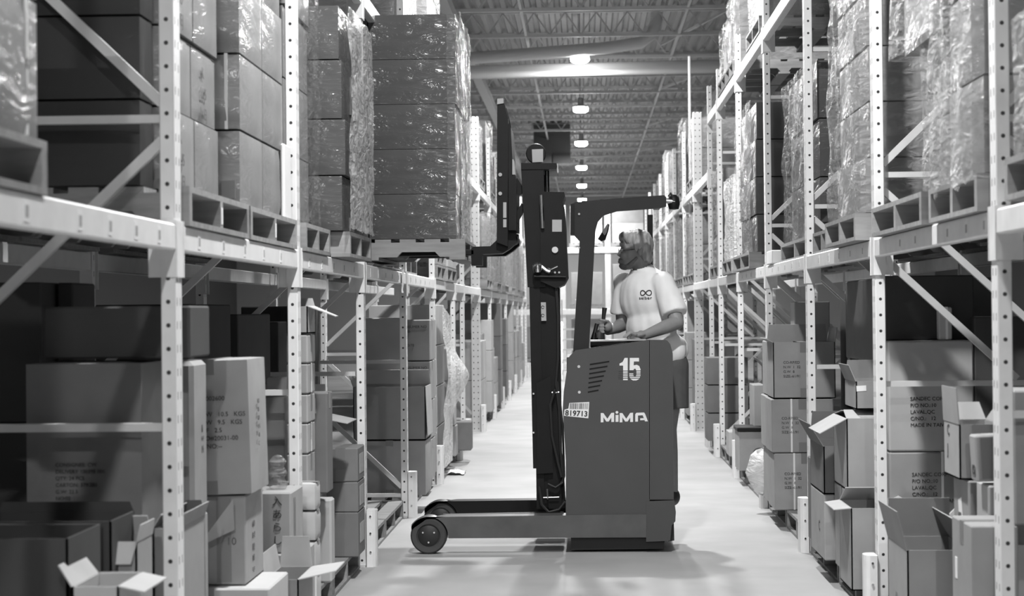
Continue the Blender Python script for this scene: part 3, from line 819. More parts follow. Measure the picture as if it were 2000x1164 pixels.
# ================================================================== right rack, floor level
# ---- bay behind the nearest right upright
dRe = LB(1990, 1899, 1028, 1300, Y=6.31, xf=1861, zb=PZ)
C(dRe, 'taped carton with two white stickers and pale top at the lower right', 'kraft', GLR, tape='x', bev=.004,
  stick=[('right', .78, .72, .035, .075, 0), ('right', .62, .30, .045, .16, 0)], txt=[('==', 'right', .1, .32, .03, 'ink')])
dRd0 = (dRe[0] + .1, dRe[1], 6.31, 6.58, dRe[5] + .003, 1.215)
C((1.452, 1.8, 6.31, 6.58, dRe[5] + .003, 1.215), 'tall printed carton squeezed against the nearest right upright', 'kraft', GLR, stick=[('right', .72, .45, .035, .1, 0)], txt=[('O', 'right', .72, .66, .07, 'ink'), ('|', 'right', .8, .2, .05, 'ink')])
C((1.44, 1.74, 6.66, 6.86, PZ, .86), 'plain carton below the tilted carton with a tape strip', 'kraft_pale', GLR)
C(LB(1960, 1908, 850, 946, Y=6.68, xf=1897, zb=.873), 'small tilted carton with a broad tape strip near the right upright', 'kraft', GLR, tape='f', ry=R(-2.5), txt=[('(S)', 'right', .3, .15, .05, 'ink')])
dRc = (1.42, 1.75, 6.90, 7.18, PZ, .855)
C(dRc, 'carton with a white number sticker under the raised flap carton', 'kraft', GLR, stick=[('right', .55, .83, .055, .085, -.25, '6225'), ('right', .28, .69, .05, .06, 0, '|2|')])
dRb = LB(1960, 1874, 829, 932, Y=6.92, xf=1844, zb=.858)
C(dRb, 'carton with one tall raised flap at the right', 'kraft', GLR, flaps={'left': (93, .135, .01), 'back': (130, .1), 'right': (120, .1)}, txt=[('C\nJ', 'right', .25, .75, .06, 'ink')])
dRf = LB(1900, 1773, 1075, 1300, Y=7.24, xf=1736, zb=PZ)
C(dRf, 'large open carton with upright flaps at the lower right', 'kraft', GLR, flaps={'left': (104, .155, .0), 'back': (86, .16, 0), 'right': (60, .14)}, txt=[('00', 'right', .62, .12, .06, 'ink'), ('/ |', 'right', .4, .45, .05, 'ink_soft')])
# ---- bay behind the second right upright
dB = (1.48, 1.9, 9.2, 9.46, PZ, .285)
C(dB, 'carton hidden low under the lower stamped carton on the right', 'kraft_dark', GLR)
dSl = LB(1905, 1738, 882, 1080, Y=9.2, L_=.42, zb=.288)
tx = 'SANDEC CORP.\nP/O NO.:10\nLAVAL,QC\nC/NO.:   12\nMADE IN TAIWAN'
C((dSl[0], dSl[1], 9.2, 9.46, .288, dSl[5] - .004), 'pale stamped carton behind second right upright, lower of two, with white strap', 'kraft', GLR, txt=[(tx, 'front', .26, .76, .026, 'ink')], strap=[('fx', .62)], bev=.008)
C((dSl[0], dSl[1], 9.2, 9.46, dSl[5], 1.335), 'pale stamped carton behind second right upright, upper of two', 'kraft_pale', GLR, txt=[(tx, 'front', .25, .46, .026, 'ink')], bev=.008)
C((1.49, 1.95, 9.3, 9.46, 1.338, 1.66), 'shade toned carton on top of the stamped pair on the right', 'kraft_shade', GLR)  # shadow of the shelf is put into its colour
C((1.93, 2.36, 9.2, 9.9, PZ, 1.45), 'dark carton standing right of the stamped pair', 'kraft_shade', GLR)
C((at(1884, 640, 8.6).x, at(1912, 640, 8.6).x, 9.22, 9.28, 1.338, 1.50), 'small pale strapped carton upon the stamped pair', 'kraft_pale', GLR, strap=[('fx', .6)])
C((1.285, 1.462, 9.0, 9.4, PZ, .53), 'low open carton with a bright lid flap below the big carton', 'kraft', GLR, flaps={'left': (178, .08, .02), 'back': (30, .15), 'right': (150, .1)}, txt=[('8', 'front', .5, .3, .08, 'ink')], inner='kraft_pale')
dRh = LB(1760, 1654, 818, 957, Y=9.47, xf=1633)
C((dRh[0], dRh[1], 9.47, 9.95, PZ, dRh[4] - .003), 'carton under the big carton with the bright slanting flap', 'kraft', GLR, tape='x')
C((dRh[0], dRh[1], 9.47, 9.95, dRh[4], dRh[5]), 'big carton with a bright slanting flap left of the second right upright', 'kraft', GLR, flaps={'left': (205, .15, .01), 'front': (10, .2), 'back': (8, .2), 'right': (2, .2)}, txt=[], inner='kraft_pale')
d = LB(1760, 1672, 745, 812, Y=9.52, L_=.4, zb=dRh[5] + .045)
C(d, 'small open carton with a white label sitting on the big carton', 'kraft', GLR, flaps={'back': (82, .1), 'left': (112, .09), 'right': (100, .1)}, stick=[('front', .12, .75, .05, .028, .05)])
d = LB(1700, 1609, 872, 965, Y=10.07, xf=1583)
C((d[0], d[1], 10.07, 10.66, PZ, d[4] - .003), 'carton under the open carton with a torn side flap', 'kraft', GLR, txt=[('C', 'right', .6, .4, .08, 'ink_soft')])
C(d, 'open carton with a torn side flap beside the third right upright', 'kraft_dark', GLR, flaps={'left': (118, .15, .03), 'back': (88, .16), 'right': (120, .12)})
C((1.33, 1.6, 10.7, 11.1, PZ, .62), 'dark carton at the foot of the third right upright', 'kraft_dark', GLR)
C((1.62, 2.3, 10.0, 11.2, PZ, 1.2), 'large strapped carton in shade behind the open cartons on the right, lower', 'kraft_shade', GLR)
C((1.58, 2.3, 10.05, 11.2, 1.203, 1.66), 'large strapped carton in shade behind the open cartons on the right, upper', 'kraft_dark', GLR, strap=[('fx', .18)])
# ---- bay behind the third right upright: stamped stack
ys = [992, 885, 779, 668]; zz = [PZ] + [at(1511, y, 12.6).z for y in ys[1:]]
st = 'CO-RP/ED\nN.W  1  32\nG.W  8\nSIZE:-61/91'
for k in range(3):
    top = k == 2
    for q, (ya, yb_, xo) in enumerate(((12.6, 13.02, 0), (13.04, 13.46, .01))):
        xa = at(1511, 780, 12.6).x - (.015 if k == 1 else 0) + xo
        C((xa, xa + .42, ya, yb_, zz[k] + (.002 if k else 0), zz[k + 1] - .003),
          f'stamped carton, {["bottom","middle","top"][k]} of three beyond third right upright, {"front" if q == 0 else "rear"} column', 'kraft', 'stamped stack of three',
          tape='y' if q == 0 else None, strap=[('fx', .32)] if k < 2 else None,
          flaps={'back': (80, .12), 'left': (140, .06), 'right': (100, .1)} if top and q == 0 else None,
          txt=[(st, 'front', .16, .62, .025, 'ink')] if q == 0 else None)
C((1.5, 1.75, 13.2, 13.45, 1.28, 1.55), 'pale carton standing upon the stamped stack of three', 'kraft_pale', GLR)
C((1.85, 2.3, 12.3, 13.4, PZ, 1.6), 'added dark carton deep behind the stamped stack of three', 'kraft_shade', GLR)  # added behind the stack to make the rack depth dark
bm_ = MB(); c = Vector((1.3, 13.62, .3))
v = []; f = []
for j in range(9):
    for i in range(12):
        th = math.pi * j / 8; ph = 2 * math.pi * i / 12; r_ = 1 + .25 * noise.noise(Vector((i * .9, j * .8, 4)))
        v.append(c + Vector((.11 * math.sin(th) * math.cos(ph) * r_, .1 * math.sin(th) * math.sin(ph) * r_, .16 * math.cos(th) * r_)))
for j in range(8):
    for i in range(12): f.append((j * 12 + i, (j + 1) * 12 + i, (j + 1) * 12 + (i + 1) % 12, j * 12 + (i + 1) % 12))
bm_.add(v, f, True)
tag(bm_.build('plastic_bag', 'film_cloudy', at=(1.3, 13.62, PZ)), 'crumpled clear plastic bag beside the stamped stack of three', 'bag')
# ---- beyond the fourth right upright
d = LB(1500, 1443, 843, 926, X=1.3, L_=.4, zb=PZ)
o = C(d, 'carton with a big letter and dark lid beyond the fourth right upright', 'kraft', GLR, txt=[('CO', 'front', .45, .3, .14, 'ink_soft')])
MB().bbox(d[0] - .012, d[1] + .01, d[2] - .012, d[3] + .01, d[5] - .0, d[5] + .035, .006).build('lid', 'mast_black', o)
C((1.42, 1.7, 14.4, 14.8, PZ, .40), 'white carton under the small open white carton', 'kraft_pale', GLR)
C((1.43, 1.66, 14.4, 14.75, .403, .56), 'small open white carton beyond the stamped stack of three', 'white_card', GLR, flaps={'back': (80, .1), 'left': (110, .08)})
C((1.36, 1.6, 16.7, 17.1, PZ, .42), 'pale carton at the edge of the fifth right bay pallet', 'kraft_pale', GLR)
C((1.34, 1.7, 17.2, 17.6, PZ, .36), 'second pale carton on the fifth right bay pallet', 'kraft_pale', GLR)
C((1.45, 1.55, 15.9, 16.3, PZ, .85), 'tall narrow carton standing on end beyond the lidded carton', 'kraft', GLR)
C((1.56, 2.0, 15.9, 16.3, PZ, 1.0), 'dark open carton beside the tall narrow carton', 'kraft_dark', GLR, flaps={'back': (80, .15), 'front': (150, .15), 'left': (130, .12)})
scrap(lambda u, v: Vector((1.335 + .05 * u, 16.62 + .06 * u, .16 + .17 * v + .01 * math.sin(6 * u))), 4, 4, 'white_card', 'paper_sheet', 'white paper sheet hanging from the fifth right bay pallet', 'paper', loc=(1.34, 16.62, .16))
fpal('R', 19.0, 20.05, 'floor pallet under the dark stack of three, right rack')
ys = [862, 807, 752, 698]; zz = [PZ] + [at(1379, y, 19.2).z for y in ys[1:]]
for k in range(3):
    C((1.275, 1.7, 19.2, 19.75, zz[k] + .002, zz[k + 1] - .003), f'dark brown carton on the far stack of three, {["bottom","middle","top"][k]}', 'kraft_dark', 'dark stack of three', bulge=.006)

# ================================================================== goods on the raised shelf
def stack(x0, x1, y0, y1, z0, hs, ny, nx, m, desc, grp, face, jit=.006, seed=0, bulge=.007, sides=None, **kw):
    """cartons in layers; columns counted away from the camera (ny) and away from the aisle (nx)"""
    rs = random.Random(seed); z = z0; n = len(hs)
    for j, h in enumerate(hs):
        dx, dy = rs.uniform(-jit, jit), rs.uniform(-jit, jit) * .4
        for a in range(ny):
            for b in range(nx):
                if b and a and ny > 1 and not kw.get('full'): continue      # only cartons that can be seen
                xa = x0 + (x1 - x0) * b / nx; xb = x0 + (x1 - x0) * (b + 1) / nx
                if face == 'left': xa, xb = x1 - (x1 - x0) * (b + 1) / nx, x1 - (x1 - x0) * b / nx
                ya = y0 + (y1 - y0) * a / ny; yb = y0 + (y1 - y0) * (a + 1) / ny
                col = ''
                if ny > 1: col += ', front row' if a == 0 else ', rear row'
                if nx > 1: col += ', aisle side' if b == 0 else ', deep side'
                C((xa + .003 + dx, xb - .003 + dx, ya + .003 + dy, yb - .003 + dy, z + .0006, z + h - .0006), f'{desc}, {ORD[j]} layer{col}', m, grp,
                  bulge=bulge, tape=kw.get('tape'), stick=kw['st'](j, a, b) if 'st' in kw else None, strap=kw['sp'](j, a, b) if 'sp' in kw else None,
                  txt=kw['tx'](j, a, b) if 'tx' in kw else None)
        z += h
    return z
def upal(side, y0, y1, label, x=None, z=None, m='wood', lx=1.0):
    X = XL if side == 'L' else XR; s = -1 if side == 'L' else 1
    xa = X - s * .02 if x is None else x; xb = xa + s * lx
    return pallet(min(xa, xb), max(xa, xb), y0, y1, (ZL if side == 'L' else ZR) + .001 if z is None else z, label, 'pallets of the %s rack' % ('left' if side == 'L' else 'right'), m)
zl, zr = ZL + .132, ZR + .132
# ---- left: bale beside the camera
upal('L', 3.39, 4.40, 'wooden pallet under the strapped cartons at the upper left edge', x=-1.29)
for k, (za, h, lb) in enumerate(((zl, .33, 'rounded strapped carton at the upper left edge, lower of two'), (zl + .332, .42, 'rounded strapped carton at the upper left edge, upper of two'))):
    C((-2.25, -1.3, 3.40, 4.37, za, za + h), lb, 'kraft_wrapped', 'strapped cartons at the left edge', bulge=.014, strap=[('ay', .9)], txt=[('K', 'left', .82, .45, .04, 'ink_soft')] if k == 0 else None)
def ptag(t, x, y, z, w_=.03, h_=.06):
    MB().box(x, x + .0015, y - w_ / 2, y + w_ / 2, z + .03, z + .03 + h_).build('paper_label', 'sticker', t)
t = upal('L', 5.98, 7.06, 'wooden pallet with a paper tag right of the first left upright', x=-1.285); ptag(t, -1.2845, 6.52, ZL)
stack(-2.3, -1.435, 5.965, 6.15, zl, [.285, .275, .29, .28, .28], 1, 2, 'kraft_filmed', 'added dark filmed carton behind the first upright frame', 'dark stack behind the first upright frame', 'left', seed=3, bulge=.005)  # thin row added to give the pale stack a dark near face
stack(-2.3, -1.40, 6.17, 7.05, zl, [.285, .275, .29, .28, .28], 2, 2, 'kraft_wrapped', 'film wrapped carton beside the first left upright', 'wrapped stack beside the first left upright', 'left', seed=2, bulge=.006,
      tx=lambda j, a, b: [('-K\nLU5\nWEJ', 'left', .25, .6, .06, 'ink_soft')] if b == 0 and (j + a) % 2 == 0 else None)
t = upal('L', 7.12, 8.28, 'wooden pallet left of the second upright on the left shelf', x=-1.29); ptag(t, -1.2895, 7.7, ZL)
def sb(j, a, b):
    if b == 0 and a == 0 and j == 0: return [('front', .90, .22, .055, .07, 0, '', 'tape')]
def bx(j, a, b):
    return [('fx', .88)] if b == 0 and a == 0 and j == 1 else None
stack(-2.3, -1.335, 7.16, 8.2, zl, [.30, .30, .30, .31], 2, 2, 'kraft_wrapped', 'wrapped carton left of the second upright', 'wrapped stack left of the second upright', 'left', seed=5, bulge=.007, st=sb, sp=bx)
C((-1.33, -1.312, 8.08, 8.26, zl, zl + .33), 'white board standing beside the wrapped stack by the second upright', 'white_card', name='white_board', cat='board')
upal('L', 8.48, 9.3, 'wooden pallet just right of the second left upright', x=-1.28)
stack(-2.3, -1.375, 8.52, 9.28, zl, [.34, .34, .34, .34], 1, 2, 'kraft_wrapped', 'film wrapped carton right of the second upright', 'glossy stack right of the second upright', 'left', seed=8, bulge=.006)
film_shell(-2.28, -1.34, 8.5, 9.3, zl, zl + 1.36, 'film_thin', 'glossy film sheet over the stack right of the second upright', amp=.035, seed=3, only=('right',), torn=.03)
upal('L', 9.46, 10.42, 'wooden pallet sticking out under the tall glossy stack before the fork load', x=-1.2)
def s3(j, a, b):
    if b == 0 and a == 0 and j == 2: return [('left', .45, .5, .28, .2, 0, '', 'kraft_dark')]
    if b == 0 and a == 0 and j == 0: return [('left', .35, .16, .16, .07, 0, '', 'tape')]
stack(-2.2, -1.225, 9.4, 10.4, zl, [.285, .29, .305, .28], 1, 2, 'kraft_wrapped_shade', 'shade toned wrapped carton left of the fork load', 'tall glossy stack left of the fork load', 'left', seed=11, bulge=.004, st=s3, jit=.02)  # near faces shaded by carton colour, aisle side paled by film
film_shell(-2.2, -1.19, 9.38, 10.42, zl, zl + 1.16, 'film_white', 'crinkled film over the aisle side of the tall stack left of fork load', amp=.03, seed=5, only=('right',), torn=.02)

# ---- the load on the forks
LX1, LY0, LY1, LZ = -.79, 11.56, 12.74, 1.962
pallet(-1.93, LX1 + .05, LY0 - .01, LY1 + .01, LZ - .132, 'wooden pallet carried on the forks of the forklift', 'pallets of the left rack', 'wood_pale')
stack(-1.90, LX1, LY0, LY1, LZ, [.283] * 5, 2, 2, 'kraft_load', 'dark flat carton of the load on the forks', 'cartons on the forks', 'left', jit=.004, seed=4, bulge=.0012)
film_shell(-1.9, LX1 + .016, LY0 - .016, LY1, LZ - .01, LZ + 1.43, 'film_white', 'bright crinkled film on the right end of the fork load', amp=.03, seed=7, only=('right',), cell=.035, freq=6)
def foldpt(u, v):
    z = LZ + .02 + 1.39 * v
    return Vector((LX1 + .02 - .07 * (1 - u) - .03 * abs(noise.noise(Vector((1, z * 6, 2)))), LY0 - .018 - .02 * abs(noise.noise(Vector((u * 3, z * 8, 5)))), z))
scrap(foldpt, 3, 40, 'film_thin', 'stretch_wrap', 'folded film edge down the near corner of the fork load', 'plastic wrap', loc=(LX1, LY0 - .02, LZ))

# ---- empty part of the left shelf: scraps, empty pallets, stacked pallets
def sc1(u, v):
    q = noise.noise(Vector((u * 5, v * 5, 2)))
    return Vector((-1.5 + .24 * v, 11.9 + 1.0 * u, ZL + .006 + .035 * abs(q)))
scrap(sc1, 14, 8, 'bag_white', 'plastic_scrap', 'crumpled white film scrap on the empty shelf under the fork load', 'plastic scrap', loc=(-1.4, 12.4, ZL))
def sc2(u, v): return Vector((-1.285 + .012 * noise.noise(Vector((u * 4, v * 3, 8))), 13.02 + .14 * u + .03 * math.sin(5 * v), ZL + .02 - .17 * v))
scrap(sc2, 5, 10, 'bag_white', 'plastic_scrap', 'white film tail hanging down from the shelf edge under the fork load', 'plastic scrap', loc=(-1.285, 13.1, ZL - .1))
upal('L', 13.6, 14.6, 'empty wooden pallet on the shelf behind the white film scrap', x=-1.32)
for k in range(3):
    pallet(-2.3, -1.28, 16.15, 17.15, ZL + .001 + k * .133, f'empty pallet of the shelf stack beyond the fork load, {["lowest","middle","topmost"][k]}', 'pallets of the left rack')
C((-1.8, -1.26, 16.2, 17.1, ZL + .402, ZL + .6), 'pale carton on top of the stacked empty pallets', 'kraft_pale', 'cartons on stacked pallets')
C((-1.8, -1.27, 17.3, 18.4, ZL + .135, ZL + .5), 'pale wrapped carton right of the stacked empty pallets', 'kraft_pale', 'cartons on stacked pallets')
upal('L', 17.25, 18.45, 'wooden pallet right of the stacked empty pallets', x=-1.27)

def load(side, y0, y1, z, h, lab, x=None, heavy='film_heavy', seed=0, n=4, m='kraft_wrapped', lx=.9, amp=.035, palm='wood', top=False, ny=1, pal=True, sides=None):
    X = XL if side == 'L' else XR; s = -1 if side == 'L' else 1
    xa = X + s * .02 if x is None else x
    if pal: pallet(min(xa - s * .03, xa + s * lx), max(xa - s * .03, xa + s * lx), y0 - .02, y1 + .02, z + .001, f'wooden pallet under the {lab}'[:90], 'pallets of the %s rack' % ('left' if side == 'L' else 'right'), palm)
    z += .133
    x0, x1 = min(xa, xa + s * lx), max(xa, xa + s * lx)
    stack(x0 + .035, x1 - .035, y0 + .035, y1 - .035, z, [h / n] * n, ny, 1, m, f'carton in the {lab}', f'cartons of the {lab}', 'left' if side == 'L' else 'right', seed=seed, bulge=.005, jit=.01)
    film_shell(x0, x1, y0, y1, z + .002, z + h + .01, heavy, f'film around the {lab}', amp=amp, seed=seed, top=top, only=sides)
# ---- left, beyond the double upright
for k in range(6):
    Ya, Yb = LY[8 + k] + .15, LY[9 + k] - .05; mid = (Ya + Yb) / 2
    for q, (u, v_) in enumerate(((Ya, mid - .04), (mid + .04, Yb))):
        load('L', u, v_, ZL, .8 + .08 * ((k * 2 + q) % 3), f'{"nearer" if q == 0 else "farther"} wrapped load, {NTH[k]} bay past double left upright', heavy='film_heavy', seed=20 + k * 2 + q, n=2 if k < 3 else 1, x=-1.24 - .05 * q)
for k in range(0, 4):
    Ya, Yb = LY[8 + k] + .2, LY[9 + k] - .1
    load('L', Ya, Ya + 1.1, ZU_L - .35, .7 + .3 * (k % 2), f'top shelf load, {NTH[k]} bay past double left upright', seed=40 + k, n=2)
# top shelf goods above the fork load
load('L', 13.6, 14.7, ZU_L, .9, 'top shelf load above the fork load', seed=51, n=2)
load('L', 16.18, 17.2, ZU_L, .8, 'top shelf load behind the fork load top', seed=52, n=2)

# ---- right: loads on the raised shelf, nearest first
load('R', 4.45, 5.74, ZR, .42, 'wrapped carton block at the right picture edge', x=1.335, seed=60, n=2, amp=.02)
upal('R', 6.32, 7.2, 'wooden pallet with torn film beside the nearest right upright', x=1.34, m='wood_pale')
stack(1.37, 2.16, 6.36, 6.96, zr, [.34, .33, .33, .34], 1, 1, 'kraft_wrapped', 'pale wrapped carton beside the nearest right upright', 'pale stack beside the nearest right upright', 'right', seed=61, bulge=.012)
film_shell(1.325, 2.2, 6.32, 7.0, zr - .06, zr + 1.36, 'film_heavy', 'shiny torn film round the pale stack beside the nearest right upright', amp=.035, seed=62, torn=.07)
upal('R', 7.3, 8.55, 'rough wooden pallet left of the nearest wrapped right stack', x=1.33)
stack(1.44, 2.16, 7.07, 7.58, zr, [.31, .30], 1, 1, 'kraft_wrapped', 'wrapped carton under the bulging right load', 'bulging load on the right shelf', 'right', seed=63, bulge=.012)
stack(1.375, 2.16, 7.07, 7.93, zr + .61, [.36, .36], 1, 1, 'kraft_wrapped', 'wide wrapped carton of the bulging right load', 'bulging load on the right shelf', 'right', seed=64, bulge=.02)
film_shell(1.40, 2.2, 7.03, 7.62, zr + .003, zr + .62, 'film_heavy', 'film round the narrow foot of the bulging right load', amp=.025, seed=65)
film_shell(1.335, 2.2, 7.03, 7.97, zr + .6, zr + 1.34, 'film_heavy', 'puckered film round the overhanging top of the bulging right load', amp=.03, seed=66)
load('R', 8.92, 9.98, ZR, 1.35, 'tall wrapped load behind the second right upright', x=1.335, seed=67, n=5, amp=.04)
load('R', 11.55, 13.2, ZR, 1.10, 'stepped wrapped load behind the third right upright', x=1.44, seed=68, n=3, m='kraft_wrapped_shade', amp=.03, palm='wood_pale', ny=2, sides=('left', 'front') if False else ('left',), lx=.9)  # shade on the near end comes from the carton colour
upal('R', 10.5, 11.3, 'spare pallet left of the tall wrapped right load', x=1.4)
C((1.36, 1.6, 13.35, 13.75, ZR + .002, ZR + .1), 'white board lying on the shelf beside the fourth right upright', 'white_card', name='white_board', cat='board')
load('R', 14.75, 16.3, ZR, 1.2, 'tall glossy load with dark end beyond the fourth right upright', x=1.35, seed=69, n=4, m='kraft_wrapped_shade', amp=.035, sides=('left',), ny=1)  # shade of the near end is put into the carton colour
load('R', 16.65, 17.7, ZR, .75, 'shorter load with torn bright film behind the tall glossy load', x=1.36, seed=70, n=2, heavy='film_cloudy')
load('R', 18.95, 20.0, ZR, 1.0, 'wrapped load just before the double right upright', x=1.4, seed=71, n=3)
for k in range(6):
    Ya, Yb = RY[8 + k] + .15, RY[9 + k] - .05; mid = (Ya + Yb) / 2
    for q, (u, v_) in enumerate(((Ya, mid - .04), (mid + .04, Yb))):
        load('R', u, v_, ZR, .72 + .08 * ((k + q) % 3), f'{"nearer" if q == 0 else "farther"} wrapped load, {NTH[k]} bay past double right upright', seed=80 + k * 2 + q, n=2 if k < 3 else 1)
for k in range(5):
    Ya, Yb = RY[8 + k] + .2, RY[9 + k] - .1; mid = (Ya + Yb) / 2
    load('R', Ya, Ya + 1.1, ZU_R - .6, .75 + .25 * (k % 2), f'top shelf load, {NTH[k]} bay past double right upright', seed=100 + k, n=2)
load('R', 14.2, 15.3, ZU_R, .9, 'top shelf load high above the fourth right upright', seed=111, n=2)
load('R', 16.7, 17.5, ZU_R, .62, 'top shelf load high above the fifth right upright', seed=112, n=2)
load('R', 17.6, 18.5, ZU_R, .5, 'low top shelf load beside the sixth right upright', seed=113, n=1)
load('R', 11.6, 12.6, ZU_R, 1.0, 'top shelf load over the third right upright', seed=114, n=2)

# thin pole and dark bundle beyond the right rack
tag(MB().tube([at(1346, 110, 25), at(1349, 440, 25)], .02, 8).build('hanging_pole', 'guard_paint'), 'thin white pole hanging from the roof before the right rack', 'pole')

# ---- cross rack closing the far end of the aisle
FY = 54.0
for i, x in enumerate((-3.2, -.6, .72, 3.3)):
    t = empty('rack_upright', (x, FY, 0), f'white upright of the far cross rack, {NTH[i]} from the left', 'rack post', 'far cross rack')
    MB().box(x - .08, x + .08, FY, FY + .1, 0, 4.6).build('post', 'guard_paint', t)
    MB().box(x - .08, x + .08, FY + 1.2, FY + 1.3, 0, 4.6).build('post', 'guard_paint', t)
    MB().bar((x, FY + .1, .4), (x, FY + 1.2, 1.5), .05, .05).build('diagonal_brace', 'guard_paint', t)
for z, nmz in ((1.55, 'lower'), (3.35, 'upper')):
    t = empty('shelf_beam', (0, FY, z), f'{nmz} white beam of the far cross rack', 'shelf beam', 'far cross rack')
    MB().bbox(-3.3, 3.4, FY - .02, FY - .001, z - .16, z, .006).build('rail', 'guard_paint', t)
    MB().bbox(-3.3, 3.4, FY + 1.31, FY + 1.34, z - .16, z, .006).build('rail', 'guard_paint', t)
rs = random.Random(9)
for zi, (z, nmz) in enumerate(((0, 'floor'), (1.551, 'middle'), (3.351, 'top'))):
    for i, x in enumerate((-2.9, -1.75, -.4, .82, 2.0)):
        pallet(x, x + 1.0, FY + .02, FY + 1.2, z, f'pallet on the {nmz} level of the far cross rack, {NTH[i]} from the left', 'far cross rack pallets')
        h = rs.uniform(.8, 1.2); n = 2 if zi == 2 else 1
        for j in range(n):
            C((x + .04, x + .96, FY + .06, FY + 1.15, z + .132 + j * h / n, z + .132 + (j + 1) * h / n - .004), f'far carton, {ORD[j]} layer of {NTH[i]} load, {nmz} level, cross rack', rs.choice(('kraft_wrapped', 'kraft_pale', 'kraft')), 'far cross rack cartons')
# metal steps standing at the far end
t = empty('step_ladder', at(1112, 700, 40), 'small metal step ladder standing at the far end of the aisle', 'ladder')
x = at(1112, 700, 40).x
t.location = (x, 40, 0)
for k in range(5): MB().box(x - .15, x + .15, 40 + k * .12, 40.14 + k * .12, .2 + k * .22, .23 + k * .22).build('tread', 'grey_plastic', t)
for q in (-.16, .16):
    MB().bar((x + q, 40, 0), (x + q, 40.6, 1.25), .03, .03).build('side_rail', 'steel', t)
    MB().bar((x + q, 40.75, 0), (x + q, 40.6, 1.75), .03, .03).build('side_rail', 'steel', t)

# ================================================================== the reach truck
TY = 11.42                                  # its near side
T = empty('reach_truck', (-.2, 11.95, 0), 'dark stand up reach forklift numbered 15 crossing the aisle, mast raised', 'forklift')
def P2(px, py, Y=TY): p = at(px, py, Y); return (p.x, p.z)
def plate(pts, y0, y1, name, m, parent=T, bev=.006, ref=TY, seg=2):
    """outline seen from the side, given real thickness from y0 to y1, edges rounded"""
    mb = MB(); mb.prism([P2(x, y, ref) for x, y in pts], y0, y1)
    if bev:
        bm = bmesh.new(); vs = [bm.verts.new(p) for p in mb.v]
        for f in mb.f:
            try: bm.faces.new([vs[i] for i in f])
            except ValueError: pass
        bmesh.ops.bevel(bm, geom=[e for e in bm.edges if e.calc_face_angle(0) > R(25)], offset=bev, segments=seg, affect='EDGES', clamp_overlap=True)
        bm.verts.index_update(); mb = MB()
        mb.add([q.co for q in bm.verts], [[q.index for q in f.verts] for f in bm.faces], True); bm.free()
    return mb.build(name, m, parent)
PANEL_Y1 = TY + .22
body = plate([(1105, 1050), (1105, 900), (1101, 830), (1099, 800), (1101, 765), (1106, 730), (1112, 697), (1124, 684), (1200, 674), (1262, 664.5), (1268, 664.5), (1268, 1050)], TY, PANEL_Y1, 'body_panel', 'truck_paint', bev=.012)
corner = plate([(1269, 665), (1303, 665), (1309, 672), (1314, 690), (1315, 760), (1316, 976), (1269, 976)], TY + .004, TY + .30, 'corner_cover', 'truck_paint', bev=.035, seg=4)
plate([(1262, 979), (1317, 977), (1320, 1000), (1319, 1018), (1312, 1026), (1309, 1056), (1262, 1058)], TY - .004, TY + .33, 'corner_bumper', 'truck_paint', bev=.03, seg=4)
plate([(1308, 1026), (1317, 1020), (1318, 1058), (1306, 1060)], TY + .06, TY + .4, 'rear_bumper', 'black_rubber', bev=.008)
plate([(1106, 1048), (1106, 700), (1160, 690), (1160, 1048)], PANEL_Y1 + .001, TY + 1.06, 'motor_housing', 'truck_paint', bev=.015)
plate([(1161, 1048), (1161, 1000), (1312, 1000), (1312, 1048)], PANEL_Y1 + .001, TY + 1.06, 'platform', 'truck_paint', bev=.008)
plate([(1163, 998), (1310, 998), (1310, 1000), (1163, 1000)], PANEL_Y1 + .01, TY + .98, 'floor_mat', 'black_rubber', bev=0)
plate([(1161, 1000), (1161, 760), (1230, 760), (1230, 1000)], TY + .99, TY + 1.06, 'far_panel', 'truck_paint', bev=.01)
plate([(1115, 1052), (1300, 1052), (1296, 1074), (1116, 1076)], TY + .05, TY + .95, 'skid_plate', 'black_rubber', bev=.006)
arc = [(837 + 39 * math.cos(R(a)), 1048 - 39 * math.sin(R(a))) for a in range(-4, 158, 9)]
LEGP = [(804, 1034), (804, 1024), (814, 1016), (870, 1009), (1262, 1004), (1262, 1049), (878, 1051)] + arc
plate(LEGP, TY - .012, TY + .13, 'outrigger', 'truck_paint_worn', bev=.008)
plate(LEGP, TY + .93, TY + 1.07, 'outrigger', 'mast_black', bev=.02)
plate([(862, 1009), (1100, 1005), (1100, 1046), (880, 1048)], TY + .132, TY + .17, 'roller_track', 'mast_black', bev=.003)
def wheel(px, py, y0, y1, r):
    c = at(px, py, TY); c = Vector((c.x, 0, r)); w = y1 - y0
    prof = [(.30 * r, y0 + .02), (.62 * r, y0 + .016), (.66 * r, y0 + .004), (.90 * r, y0), (.985 * r, y0 + .01), (r, y0 + .02), (r, y1 - .02), (.985 * r, y1 - .01), (.9 * r, y1), (.3 * r, y1)]
    t = MB().lathe(prof, (c.x, 0, r), 'y', 36).build('load_wheel', 'tyre', T)
    MB().lathe([(.001, y0 + .012), (.55 * r, y0 + .012), (.62 * r, y0 + .018), (.62 * r, y1 - .02), (.001, y1 - .02)], (c.x, 0, r), 'y', 28).build('hub', 'hub', t)
    for a in (150, 30, 270):
        q = Vector((c.x + .36 * r * math.cos(R(a)), y0 + .006, r + .36 * r * math.sin(R(a))))
        MB().cyl(q, q + Vector((0, .012, 0)), .006, 8).build('bolt', 'chrome', t)
wheel(837, 1047, TY - .012, TY + .11, .113)
wheel(837, 1047, TY + .95, TY + 1.07, .113)
c = at(1240, 1040, TY + .5)
